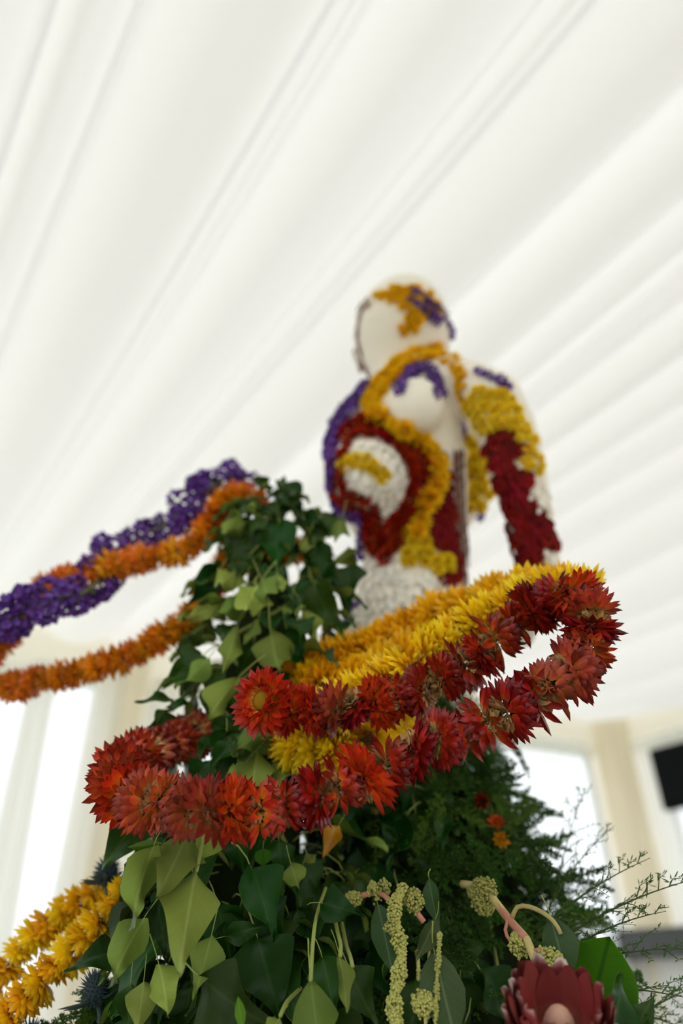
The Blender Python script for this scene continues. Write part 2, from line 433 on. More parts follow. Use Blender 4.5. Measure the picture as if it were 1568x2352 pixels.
# ------------------------------------------------------------------ flower head meshes
def bract(V, Fc, T, Rn_, phi, az, ln, wd, r0, zb, cup, rnd, twist=0.0):
    """one pointed bract leaving the axis at angle phi (radians from +Z)"""
    k = len(V); ca, sa = math.cos(az), math.sin(az)
    rad = Vector((ca, sa, 0)); tan = Vector((-sa, ca, 0)); up = Vector((0, 0, 1))
    p = rad * r0 + up * zb
    ang = phi; steps = (0, .38, .74, 1.0); prev = 0
    for i, s in enumerate(steps):
        ds = (s - prev) * ln; prev = s
        ang_i = phi - cup * s
        dirv = rad * math.sin(ang_i) + up * math.cos(ang_i)
        nrm = up * math.sin(ang_i) - rad * math.cos(ang_i)
        p = p + dirv * ds
        w = (.55, 1.0, .74, 0)[i] * wd / 2
        if i < 3:
            side = tan + nrm * twist
            V += [p - side * w + nrm * w * .8, p - nrm * w * .15, p + side * w + nrm * w * .8]
            T += [s] * 3; Rn_ += [rnd] * 3
        else:
            V.append(p.copy()); T.append(1.0); Rn_.append(rnd)
    for i in range(2):
        a = k + 3 * i
        Fc += [(a, a + 1, a + 4, a + 3), (a + 1, a + 2, a + 5, a + 4)]
    Fc += [(k + 6, k + 7, k + 9), (k + 7, k + 8, k + 9)]
def attr(me, T, R):
    for nm, d in (('t', T), ('rnd', R)):
        a = me.attributes.new(nm, 'FLOAT', 'POINT'); a.data.foreach_set('value', d)
def strawflower(name, seed, rings, wd=.27, ln=.86):
    r = random.Random(seed); V = []; Fc = []; T = []; R = []
    for i, (phi, n, l, r0, zb, cup) in enumerate(rings):
        for j in range(n):
            bract(V, Fc, T, R, math.radians(phi + r.uniform(-9, 9)), 6.283 * (j + .5 * (i % 2) + r.uniform(-.22, .22)) / n,
                  ln * l * r.uniform(.85, 1.12), wd * r.uniform(.8, 1.15), r0, zb, math.radians(cup + r.uniform(-10, 12)), r.random(), r.uniform(-.25, .25))
    me = meshdata(name, V, Fc); attr(me, T, R); return me
R_SIDE = [(112, 16, .66, .38, -.04, 26), (99, 17, .74, .40, .05, 32), (85, 17, .75, .39, .14, 36), (70, 15, .74, .36, .23, 38), (54, 13, .68, .30, .32, 40), (38, 11, .60, .22, .39, 36), (20, 7, .50, .12, .44, 26)]
R_OPEN = [(106, 18, .80, .30, -.02, 12), (93, 19, .84, .32, .05, 14), (80, 19, .82, .33, .11, 16), (66, 18, .72, .34, .17, 18), (50, 16, .54, .34, .2, 22), (34, 14, .38, .34, .2, 20)]
R_BUD = [(122, 10, .95, .26, -.06, 4), (94, 14, .64, .36, .04, 48), (76, 14, .68, .36, .16, 52), (58, 13, .66, .32, .27, 54), (40, 11, .60, .25, .36, 50), (22, 8, .50, .13, .44, 36)]
FL_SIDE = [strawflower('bracts', s, R_SIDE) for s in (1, 2, 3)]
FL_OPEN = [strawflower('bracts', s, R_OPEN) for s in (4, 5)]
FL_BUD = [strawflower('bracts', s, R_BUD, .29) for s in (6, 7)]
FL_FINE = [strawflower('petals', s, [(p, n, l * 1.1, r0 * .8, zb, c * .6) for p, n, l, r0, zb, c in R_SIDE], .27, .86) for s in (8, 9)]
FL_LITE = [strawflower('petals', s, [(108, 13, .95, .2, .02, 15), (86, 13, 1.0, .2, .08, 20), (64, 12, .95, .18, .15, 26), (40, 10, .8, .14, .22, 28), (18, 6, .6, .06, .28, 18)], .32, .78) for s in (12, 13)]
FL_BTN = [strawflower('petals', s, [(92, 9, .95, .2, .02, 20), (66, 8, .9, .18, .1, 25), (36, 6, .7, .12, .16, 25)], .46, .78) for s in (14, 15)]
CALYX = strawflower('calyx', 20, [(150, 9, .42, .06, -.22, 30), (132, 11, .5, .14, -.12, 24), (118, 12, .5, .18, -.03, 18)], .24, .9)
def discmesh():
    V = []; Fc = []; n = 12
    for j, (r, z) in enumerate(((.34, .16), (.33, .26), (.24, .33), (.10, .34))):
        for i in range(n):
            a = 6.283 * i / n; rr = r * (1 + .06 * math.sin(5 * a + j)); V.append(Vector((rr * math.cos(a), rr * math.sin(a), z + .01 * math.sin(7 * a))))
    for j in range(3):
        for i in range(n):
            a = j * n + i; b = j * n + (i + 1) % n; Fc.append((a, b, b + n, a + n))
    Fc.append(tuple(range(3 * n, 4 * n)))
    return meshdata('disc', V, Fc)
DISC = discmesh()
M_RED = petalmat('crimson_bract', [(0, (.75, .30, .06)), (.22, (.62, .10, .012)), (.5, (.38, .014, .006)), (.85, (.25, .008, .006)), (1, (.11, .006, .008))], valv=.5, huev=.007)
M_RED2 = petalmat('deep_red_bract', [(0, (.62, .18, .03)), (.25, (.45, .03, .008)), (.6, (.30, .007, .006)), (1, (.14, .004, .008))], valv=.5, huev=.006)
M_BRICK = petalmat('brick_red_bract', [(0, (.80, .45, .16)), (.25, (.62, .16, .05)), (.55, (.42, .055, .03)), (.85, (.26, .025, .02)), (1, (.09, .012, .018))], valv=.42, huev=.008)
M_SALMON = petalmat('salmon_red_bract', [(0, (.85, .48, .12)), (.25, (.75, .20, .04)), (.55, (.55, .075, .025)), (.85, (.36, .03, .016)), (1, (.14, .015, .015))], valv=.42, huev=.008)
M_FLAME = petalmat('flame_orange_bract', [(0, (.90, .45, .05)), (.3, (.80, .16, .012)), (.6, (.62, .04, .008)), (1, (.36, .012, .008))], valv=.3, huev=.006)
M_YEL = petalmat('yellow_bract', [(0, (.85, .48, .02)), (.4, (.95, .66, .010)), (1, (.97, .74, .012))], valv=.14, huev=.008, transl=.25)
M_OCH = petalmat('amber_petal', [(0, (.6, .24, .005)), (.4, (.88, .44, .004)), (1, (.94, .52, .005))], valv=.16, huev=.01, transl=.25)
M_GOLD = petalmat('golden_petal', [(0, (.7, .32, .004)), (.4, (.90, .52, .006)), (1, (.95, .60, .008))], valv=.16, huev=.012, transl=.25)
M_ORG = petalmat('rust_orange_bract', [(0, (.85, .38, .03)), (.4, (.82, .24, .016)), (1, (.66, .12, .012))], valv=.3, huev=.022)
M_ORG2 = petalmat('amber_orange_bract', [(0, (.88, .45, .012)), (.4, (.90, .34, .010)), (1, (.80, .22, .010))], valv=.25, huev=.02)
M_TAN = petalmat('tan_papery_scale', [(0, (.45, .30, .14)), (.5, (.62, .40, .18)), (1, (.52, .24, .10))], valv=.25, transl=.1)
M_DISC = plain('yellow_disc', (.62, .34, .02), .8, .1, .25, 200, .8, 500)
M_STRING = plain('green_wire', (.10, .09, .03), .6, .2)
for m in FL_SIDE + FL_OPEN + FL_BUD: m.materials.append(M_RED)
for m in FL_FINE + FL_LITE + FL_BTN: m.materials.append(M_YEL)
CALYX.materials.append(M_TAN); DISC.materials.append(M_DISC)
def setmat(o, m):
    o.material_slots[0].link = 'OBJECT'; o.material_slots[0].material = m
def place_flower(name, me, root, p, axis, size, mat, calyx=True, disc=False):
    o = link(name, me, root, xform(p, frame(axis), size)); setmat(o, mat)
    if calyx: child_local('calyx', CALYX, o)
    if disc: child_local('disc', DISC, o, Matrix.Diagonal((.8, .8, 1, 1)))
    return o
def to3(pts): return [P(*p) for p in pts]
def garland(name, pts, step, size, pick, label, cat, group=None, jitter=.28, rad_jit=.06, flip=None, seed=1):
    random.seed(seed)
    c = catmull(to3(pts), step)
    root = empty(name, c[0], label, cat, group)
    v, f = tube(c, .0022, 5)
    o = link('string', meshdata('string', v, f, [M_STRING]), root)
    for i, p in enumerate(c):
        t = (c[min(i + 1, len(c) - 1)] - c[max(i - 1, 0)]).normalized()
        if flip and random.random() < flip: t = -t
        j = Vector((random.gauss(0, 1), random.gauss(0, 1), random.gauss(0, 1))) * jitter
        ax = (t + j).normalized()
        me, mat, calyx, disc, nm, sc = pick(i, i / max(1, len(c) - 1))
        off = Vector((random.uniform(-1, 1), random.uniform(-1, 1), random.uniform(-1, 1))) * size * rad_jit
        place_flower(nm, me, root, p + off - ax * size * .12, ax, size * sc * random.uniform(.88, 1.1), mat, calyx, disc)
    return root

# ------------------------------------------------------------------ plinth and mossy frame
AX = Vector((.09, 1.12, 0))               # skirt axis
CX = Vector((-.115, .95, 0))              # ivy column axis
def lathe(cx, prof, n=28, noise=.0, seed=0):
    V = []; Fc = []; r_ = random.Random(seed)
    for z, r in prof:
        for i in range(n):
            a = 6.283 * i / n; rr = r * (1 + noise * r_.uniform(-1, 1)); V.append(Vector((cx.x + rr * math.cos(a), cx.y + rr * math.sin(a), z)))
    m = len(prof)
    for j in range(m - 1):
        for i in range(n):
            a = j * n + i; b = j * n + (i + 1) % n; Fc.append((a, b, b + n, a + n))
    Fc.append(tuple(range(n - 1, -1, -1))); Fc.append(tuple(range((m - 1) * n, m * n)))
    return V, Fc
def skirt_r(u):                # u: height above camera
    pts = [(-.35, .34), (-.1, .30), (.0, .265), (.1, .225), (.2, .18), (.3, .14), (.4, .115), (.5, .10), (.56, .09)]
    for (a, ra), (b, rb) in zip(pts, pts[1:]):
        if u <= b: return ra + (rb - ra) * max(0, (u - a)) / (b - a)
    return pts[-1][1]
def col_r(u):
    pts = [(-.3, .16), (0, .135), (.2, .125), (.4, .115), (.55, .095), (.66, .065), (.74, .02)]
    for (a, ra), (b, rb) in zip(pts, pts[1:]):
        if u <= b: return ra + (rb - ra) * max(0, (u - a)) / (b - a)
    return .02
e = empty('display_plinth', Vector((0, 1.1, 0)), 'white round plinth carrying the flower sculpture', 'plinth')
v, f = lathe(Vector((0, 1.1, 0)), [(0, .46), (.04, .46), (.05, .44), (.78, .44), (.8, .45)], 40)
link('drum', meshdata('drum', v, f, [M_PLINTH]), e)
v, f = lathe(Vector((0, 1.1, 0)), [(.8, .48), (.845, .48), (.85, .475)], 40)
link('plinth_top', meshdata('plinth_top', v, f, [M_PLINTH]), e)
e = empty('moss_frame', Vector((AX.x, AX.y, .85)), 'mossy core, coloured dark as the shade between leaves, carrying the flower figure', 'frame')
pr = [(CAMZ + u, max(.03, skirt_r(u) - .055)) for u in (-.45, -.35, -.25, -.15, -.05, .05, .15, .25, .35, .45, .5)]
v, f = lathe(AX, pr, 36, .09, 3); link('skirt_core', meshdata('skirt_core', v, f, [M_MOSS_SHADE]), e)
pr = [(CAMZ + u, max(.012, col_r(u) - .065)) for u in (-.45, -.35, -.25, -.15, -.05, .05, .15, .25, .35, .45, .55, .62, .68)]
v, f = lathe(CX, pr, 24, .12, 4); link('column_core', meshdata('column_core', v, f, [M_MOSS_SHADE]), e)

# ------------------------------------------------------------------ the flower-clad figure
M_CREAM = plain('cream_petal_skin', (.86, .80, .68), .85, .1, .06, 30, .55, 220)
M_WPET = petalmat('cream_petal', [(0, (.76, .70, .58)), (.4, (.88, .84, .74)), (1, (.90, .87, .78))], valv=.12, huev=.006, transl=.15, rough=.7)
M_MAR = petalmat('maroon_petal', [(0, (.09, .002, .006)), (.5, (.16, .003, .007)), (1, (.22, .003, .012))], valv=.4, huev=.012, transl=.12, rough=.7, spec=.12)
M_SCAR = petalmat('scarlet_petal', [(0, (.60, .12, .01)), (.3, (.46, .016, .006)), (1, (.34, .006, .006))], valv=.5, huev=.012, transl=.15, rough=.7, spec=.12)
M_SYEL = petalmat('soft_yellow_petal', [(0, (.85, .50, .03)), (.4, (.97, .74, .03)), (1, (.98, .80, .04))], valv=.18, huev=.006, transl=.25, rough=.7, spec=.15)
M_SGOLD = petalmat('soft_gold_petal', [(0, (.85, .42, .01)), (.4, (.96, .60, .012)), (1, (.98, .68, .015))], valv=.18, huev=.01, transl=.25, rough=.7, spec=.15)
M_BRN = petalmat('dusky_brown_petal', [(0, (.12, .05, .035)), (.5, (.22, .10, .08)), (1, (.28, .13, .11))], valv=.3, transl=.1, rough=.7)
M_PUR = petalmat('violet_floret', [(0, (.05, .022, .10)), (.5, (.11, .033, .27)), (1, (.15, .05, .36))], valv=.35, huev=.012, transl=.2)
M_STAT = plain('statice_stem', (.16, .17, .07), .7, .2, .25)
def Yst(y): return 1.15 + (1420 - y) / (1420 - 650) * (-.20)
def ring_loft(rows, ratio, dY=0.0, n=24):
    V = []; Fc = []
    for row in rows:
        y, xl, xr = row[:3]; rt = row[3] if len(row) > 3 else ratio
        Y = Yst(y) + dY; a = P(xl, y, Y); b = P(xr, y, Y); c = (a + b) / 2; h = (b - a).length / 2
        for i in range(n):
            t = 6.283 * i / n; V.append(Vector((c.x + h * math.cos(t), c.y + h * rt * math.sin(t), c.z)))
    m = len(rows)
    for j in range(m - 1):
        for i in range(n):
            a = j * n + i; b = j * n + (i + 1) % n; Fc.append((a, b, b + n, a + n))
    Fc.append(tuple(range(n))); Fc.append(tuple(range((m - 1) * n + n - 1, (m - 1) * n - 1, -1)))
    return V, Fc
def ball(c, r, n=14):
    V = []; Fc = []
    rs = r if hasattr(r, '__len__') else (r, r, r)
    for j in range(n + 1):
        th = math.pi * j / n
        for i in range(n * 2):
            a = math.pi * i / n; V.append(c + Vector((rs[0] * math.sin(th) * math.cos(a), rs[1] * math.sin(th) * math.sin(a), rs[2] * math.cos(th))))
    for j in range(n):
        for i in range(n * 2):
            a = j * 2 * n + i; b = j * 2 * n + (i + 1) % (2 * n); Fc.append((a, b, b + 2 * n, a + 2 * n))
    return V, Fc
def limb(pts, dY=0.0):
    c = [P(x, y, Yst(y) + dz + dY) for x, y, r, dz in pts]; r = [r_ * mpp(p) for (x, y, r_, dz), p in zip(pts, c)]
    # smooth resample
    cc = []; rr = []
    for i in range(len(c) - 1):
        for k in range(4):
            t = k / 4; cc.append(c[i].lerp(c[i + 1], t)); rr.append(r[i] + (r[i + 1] - r[i]) * t)
    cc.append(c[-1]); rr.append(r[-1])
    parts = [tube(cc, rr, 16)]
    for p, q_ in zip(c, r): parts.append(ball(p, q_, 8))
    return parts
def build_body():
    parts = []
    torso = [(845, 905, 1040, .7), (865, 872, 1062, .7), (890, 848, 1066, .72), (915, 825, 1064, .75), (940, 803, 1058), (970, 778, 1056), (1000, 764, 1060), (1040, 757, 1068), (1080, 754, 1072), (1120, 756, 1074),
             (1160, 768, 1074), (1200, 795, 1074), (1240, 822, 1074), (1290, 832, 1074), (1340, 826, 1074), (1390, 806, 1080), (1440, 780, 1090), (1520, 765, 1100), (1600, 770, 1095), (1690, 790, 1070), (1780, 810, 1040)]
    parts.append(ring_loft(torso, .66))
    head = [(660, 905, 960, .9), (668, 880, 982, .9), (682, 858, 1000, .9), (705, 834, 1016, .92), (730, 818, 1028, .95), (760, 812, 1034, .95), (790, 813, 1034, .92), (815, 822, 1030, .85), (840, 834, 1010, .8), (865, 846, 985, .75), (890, 852, 975, .75), (930, 860, 960, .7)]
    parts.append(ring_loft(head, .9, .02))
    parts.append(ball(P(955, 935, Yst(935) - .075), (.055, .05, .062), 10))
    parts.append(ball(P(850, 1085, Yst(1085) - .035), (.080, .07, .085), 10))
    parts.append(ball(P(860, 812, Yst(812) + .08), (.05, .05, .05), 8))     # jaw, turned away
    # near arm: shoulder, upper arm, forearm, hand on the hip
    parts += limb([(1020, 860, 46, -.01), (1080, 890, 62, -.03), (1130, 920, 70, -.05), (1160, 985, 70, -.06), (1190, 1090, 64, -.07), (1216, 1190, 54, -.07), (1238, 1290, 48, -.07), (1236, 1370, 38, -.06), (1215, 1420, 34, -.05)])
    for k, (dx, dy, ln) in enumerate(((-40, 10, 1.0), (-22, 26, 1.1), (-4, 32, 1.1), (12, 28, 1.0), (30, -6, .8))):
        parts += limb([(1215 + dx * .4, 1425 + dy * .4, 11, -.05), (1215 + dx * .8, 1425 + dy, 10, -.045), (1215 + dx * 1.1 - 6, 1425 + dy * 1.7 * ln, 9, -.03)])
    # far arm, folded behind the body
    parts += limb([(1000, 880, 40, .08), (1060, 960, 36, .13), (1092, 1050, 34, .14), (1092, 1130, 32, .13), (1060, 1190, 28, .11), (990, 1240, 26, .10)])
    V, Fc, _ = merge(parts)
    me = meshdata('body_raw', V, Fc); ob = bpy.data.objects.new('body_raw', me); COL.objects.link(ob)
    md = ob.modifiers.new('r', 'REMESH'); md.mode = 'VOXEL'; md.voxel_size = .0065
    sm = ob.modifiers.new('s', 'SMOOTH'); sm.iterations = 12; sm.factor = .5
    dg = bpy.context.evaluated_depsgraph_get(); dg.update()
    out = bpy.data.meshes.new_from_object(ob.evaluated_get(dg)); out.name = 'body'
    bpy.data.objects.remove(ob); bpy.data.meshes.remove(me)
    out.materials.clear(); out.materials.append(M_CREAM)
    for p in out.polygons: p.use_smooth = True
    return out
body = build_body()
fig = empty('flower_figure', Vector((AX.x, 1.15, CAMZ + .40)), 'human figure clad in cream petals with yellow, maroon and purple flower patterns', 'sculpture')
link('body', body, fig)
bvh = BVHTree.FromPolygons([v.co for v in body.vertices], [tuple(p.vertices) for p in body.polygons])
def hits(px, py, maxn=6):
    o = Vector((0, 0, CAMZ)); d = RAY(px, py); out = []
    for _ in range(maxn):
        loc, nrm, idx, dist = bvh.ray_cast(o, d)
        if loc is None: break
        out.append((loc, nrm if nrm.dot(d) < 0 else nrm, nrm.dot(d) < 0)); o = loc + d * .002
    return out
def petal_mesh(name, wd, seed, cup=.25):
    V = []; T = []; Fc = []; r = random.Random(seed); R = []
    for i, t in enumerate((0, .3, .65, 1)):
        w = (.35, .9, 1.0, .35)[i] * wd / 2
        for s in (-1, 0, 1):
            V.append(Vector((s * w, t - .35, .10 + .22 * t - cup * (1 - abs(s)) * .3 + .05 * r.uniform(-1, 1) - .1 * t * t))); T.append(t); R.append(.5)
    for i in range(3):
        for s in range(2):
            a = i * 3 + s; Fc.append((a, a + 1, a + 4, a + 3))
    me = meshdata(name, V, Fc); attr(me, T, R); return me
def floret_cluster(name, nfl, seed, spread=.75, size=.42):
    """frilly papery florets on a dome"""
    r = random.Random(seed); V = []; Fc = []; T = []; R = []
    for k in range(nfl):
        z = 1 - (k + .5) / nfl * 1.1; a = k * 2.4; rr = math.sqrt(max(0, 1 - z * z))
        d = Vector((rr * math.cos(a), rr * math.sin(a), z)).normalized(); c = d * spread * r.uniform(.75, 1.1)
        fr = frame(d).to_3x3(); b0 = len(V); rd = r.random()
        V.append(c - d * .12); T.append(0); R.append(rd); n = 9
        for i in range(n):
            t = 6.283 * i / n; q_ = size * (1 if i % 2 else .8) * r.uniform(.8, 1.1)
            V.append(c + fr @ Vector((q_ * math.cos(t), q_ * math.sin(t), .2 + .14 * (i % 2) + r.uniform(-.06, .06)))); T.append(1); R.append(rd)
        for i in range(n): Fc.append((b0, b0 + 1 + i, b0 + 1 + (i + 1) % n))
    me = meshdata(name, V, Fc); attr(me, T, R); return me
PET_W = [petal_mesh('petal', .55, s, .3) for s in (1, 2, 3)]
PET_M = [petal_mesh('petal', 1.0, s, .4) for s in (4, 5, 6)]
for m in PET_W: m.materials.append(M_WPET)
for m in PET_M: m.materials.append(M_MAR)
CLU_S = [floret_cluster('florets', 7, s, .6, .5) for s in (1, 2)]
CLU_L = [floret_cluster('florets', 18, s, .8, .34) for s in (3, 4, 5)]
for m in CLU_S + CLU_L: m.materials.append(M_PUR)
def inpoly(x, y, poly):
    c = False; j = len(poly) - 1
    for i in range(len(poly)):
        xi, yi = poly[i]; xj, yj = poly[j]
        if (yi > y) != (yj > y) and x < (xj - xi) * (y - yi) / (yj - yi) + xi: c = not c
        j = i
    return c
def poly_samples(poly, sp):
    xs = [p[0] for p in poly]; ys = [p[1] for p in poly]; out = []; row = 0
    y = min(ys)
    while y <= max(ys):
        x = min(xs) + (sp / 2 if row % 2 else 0)
        while x <= max(xs):
            X = x + random.uniform(-.25, .25) * sp; Yy = y + random.uniform(-.25, .25) * sp
            if inpoly(X, Yy, poly): out.append((X, Yy))
            x += sp
        y += sp * .86; row += 1
    return out
def line_samples(pl, sp, width=0, rows=1):
    c = catmull([Vector((x, y, 0)) for x, y in pl], sp); out = []
    for i, p in enumerate(c):
        t = (c[min(i + 1, len(c) - 1)] - c[max(i - 1, 0)]).normalized(); n = Vector((-t.y, t.x, 0))
        for r in range(rows):
            o = 0 if rows == 1 else (r / (rows - 1) - .5) * width
            out.append((p.x + n.x * o + random.uniform(-.12, .12) * sp, p.y + n.y * o + random.uniform(-.12, .12) * sp))
    return out
def clad(samples, kind, px, back=True):
    for x, y in samples:
        for i, (loc, nrm, frontf) in enumerate(hits(x, y)):
            if not back and i > 0: break
            if i > 1 and random.random() < .5: continue
            s = px * mpp(loc) / 2 * random.uniform(.85, 1.15)
            down = Vector((random.uniform(-.5, .5), 0, -1))
            if kind in ('yellow', 'gold'):
                o = link('yellow_blossom', random.choice(FL_LITE if px > 30 else FL_BTN), fig, xform(loc + nrm * s * .12, frame(nrm + Vector([random.gauss(0, .2) for _ in range(3)])), s * 1.1)); setmat(o, M_SYEL if kind == 'yellow' else M_SGOLD)
            elif kind == 'scarlet':
                o = link('red_blossom', random.choice(FL_BTN), fig, xform(loc + nrm * s * .12, frame(nrm + Vector([random.gauss(0, .2) for _ in range(3)])), s * 1.1)); setmat(o, M_SCAR)
            elif kind == 'maroon':
                link('maroon_petal', random.choice(PET_M), fig, xform(loc + nrm * s * .1, frame(nrm, down.cross(nrm)) @ Matrix.Rotation(random.uniform(-.5, .5), 4, 'Z'), s * 2.1))
            elif kind == 'white':
                link('cream_petal', random.choice(PET_W), fig, xform(loc + nrm * s * .1, frame(nrm, down.cross(nrm)) @ Matrix.Rotation(random.uniform(-.6, .6), 4, 'Z'), s * 2.4))
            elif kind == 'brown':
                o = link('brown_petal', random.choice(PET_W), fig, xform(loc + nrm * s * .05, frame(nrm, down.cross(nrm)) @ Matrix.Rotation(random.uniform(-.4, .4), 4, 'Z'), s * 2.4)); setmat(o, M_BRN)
            elif kind == 'purple':
                link('purple_floret', random.choice(CLU_S), fig, xform(loc + nrm * s * .45, frame(nrm + Vector([random.gauss(0, .3) for _ in range(3)])), s * random.uniform(.9, 1.4)))
random.seed(21)
# head
Yh = [(862, 684), (880, 664), (930, 652), (985, 668), (1012, 706), (1018, 730), (990, 715), (965, 735), (952, 762), (920, 776), (906, 762), (935, 735), (932, 712), (905, 692), (872, 692)]
clad(poly_samples(Yh, 15), 'gold', 29)
clad(line_samples([(945, 684), (965, 695), (985, 712), (1010, 732)], 13, 20, 2), 'purple', 24)
clad(line_samples([(1022, 735), (1031, 765), (1033, 795)], 13), 'purple', 18)
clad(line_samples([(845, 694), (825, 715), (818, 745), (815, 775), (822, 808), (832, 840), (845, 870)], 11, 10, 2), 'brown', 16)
# shoulder lines
clad(line_samples([(1005, 806), (940, 826), (900, 856), (866, 896), (850, 940)], 14, 18, 2), 'gold', 34)
clad(line_samples([(855, 955), (890, 968), (930, 985), (968, 1015), (995, 1055), (1003, 1095), (993, 1130), (975, 1165), (968, 1195), (955, 1222)], 27), 'gold', 58)
clad(line_samples([(850, 950), (880, 962), (905, 972)], 20), 'gold', 36)
clad(poly_samples([(935, 1225), (985, 1225), (1010, 1260), (1035, 1300), (1010, 1312), (960, 1300), (930, 1310), (915, 1300)], 24), 'yellow', 38)
clad(poly_samples([(1000, 805), (1045, 815), (1070, 850), (1066, 900), (1085, 930), (1060, 930), (1045, 880), (1040, 850), (1000, 830)], 16), 'gold', 26)
clad(poly_samples([(1062, 905), (1110, 885), (1165, 895), (1205, 950), (1240, 1035), (1252, 1110), (1222, 1085), (1185, 1065), (1200, 1025), (1165, 985), (1110, 1002), (1085, 975), (1062, 945)], 18), 'yellow', 30)
clad(poly_samples([(1105, 1008), (1165, 985), (1198, 1028), (1180, 1062), (1215, 1090), (1215, 1140), (1258, 1190), (1282, 1250), (1268, 1262), (1240, 1240), (1242, 1290), (1230, 1330), (1200, 1330), (1168, 1230), (1160, 1160), (1132, 1100)], 17), 'maroon', 30)
clad(poly_samples([(1218, 1095), (1256, 1115), (1266, 1180), (1240, 1180), (1218, 1140)], 13), 'white', 18)
clad(poly_samples([(1245, 1248), (1268, 1270), (1285, 1300), (1262, 1310), (1245, 1290)], 13), 'white', 18)
clad(poly_samples([(1240, 1285), (1262, 1305), (1262, 1330), (1238, 1330)], 16), 'gold', 26)
clad(poly_samples([(1072, 1010), (1085, 1010), (1122, 1060), (1124, 1150), (1100, 1175), (1076, 1180)], 20), 'yellow', 34)
clad(line_samples([(1060, 975), (1068, 1000), (1076, 1020)], 12), 'purple', 18)
clad(line_samples([(1122, 1135), (1112, 1165), (1090, 1185)], 14), 'purple', 24)
# purple
clad(line_samples([(918, 905), (920, 888), (935, 862), (958, 848), (980, 846), (995, 868), (1004, 890), (1010, 912)], 11, 12, 2), 'purple', 20)
clad(line_samples([(1098, 856), (1125, 868), (1150, 880), (1166, 892)], 11), 'purple', 22)
clad(line_samples([(846, 890), (815, 930), (788, 965), (772, 1000), (763, 1050), (760, 1110), (768, 1155)], 12, 12, 2), 'purple', 26)
clad(line_samples([(772, 1165), (800, 1176), (830, 1182)], 14, 18, 2), 'purple', 28)
clad(line_samples([(832, 1205), (834, 1240), (833, 1280), (832, 1320)], 14), 'purple', 26)
clad(line_samples([(800, 1425), (808, 1400), (828, 1385)], 12), 'purple', 24)
clad(line_samples([(1076, 1300), (1078, 1330)], 12), 'purple', 20)
# red ring
clad(line_samples([(850, 965), (810, 990), (786, 1020), (776, 1060), (776, 1100), (790, 1135), (820, 1152), (848, 1170), (858, 1205), (864, 1240), (866, 1270)], 18, 24, 2), 'scarlet', 38)
clad(line_samples([(830, 985), (870, 988), (915, 1012), (950, 1050), (965, 1095), (958, 1140), (935, 1185), (912, 1220), (890, 1250), (870, 1275)], 18, 30, 2), 'scarlet', 44)
clad(poly_samples([(800, 1040), (835, 1014), (885, 1010), (925, 1045), (938, 1090), (925, 1145), (882, 1232), (866, 1190), (848, 1148), (800, 1130), (786, 1100)], 14), 'white', 24)
clad(line_samples([(790, 1075), (815, 1060), (845, 1066), (870, 1085), (885, 1105)], 18, 14, 2), 'yellow', 32)
clad(poly_samples([(1005, 1042), (1032, 1045), (1032, 1100), (1050, 1250), (1062, 1300), (1045, 1342), (1015, 1342), (1010, 1318), (1034, 1300), (1000, 1255), (985, 1235), (992, 1175), (1012, 1120), (1018, 1070)], 15), 'maroon', 27)
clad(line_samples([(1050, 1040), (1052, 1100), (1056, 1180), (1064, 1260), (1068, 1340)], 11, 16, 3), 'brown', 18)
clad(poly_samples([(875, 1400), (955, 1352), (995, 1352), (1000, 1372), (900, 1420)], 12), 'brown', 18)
clad(poly_samples([(835, 1290), (880, 1275), (920, 1250), (915, 1305), (1010, 1325), (1040, 1350), (1068, 1340), (1070, 1440), (800, 1440), (812, 1390)], 17), 'white', 26, back=False)

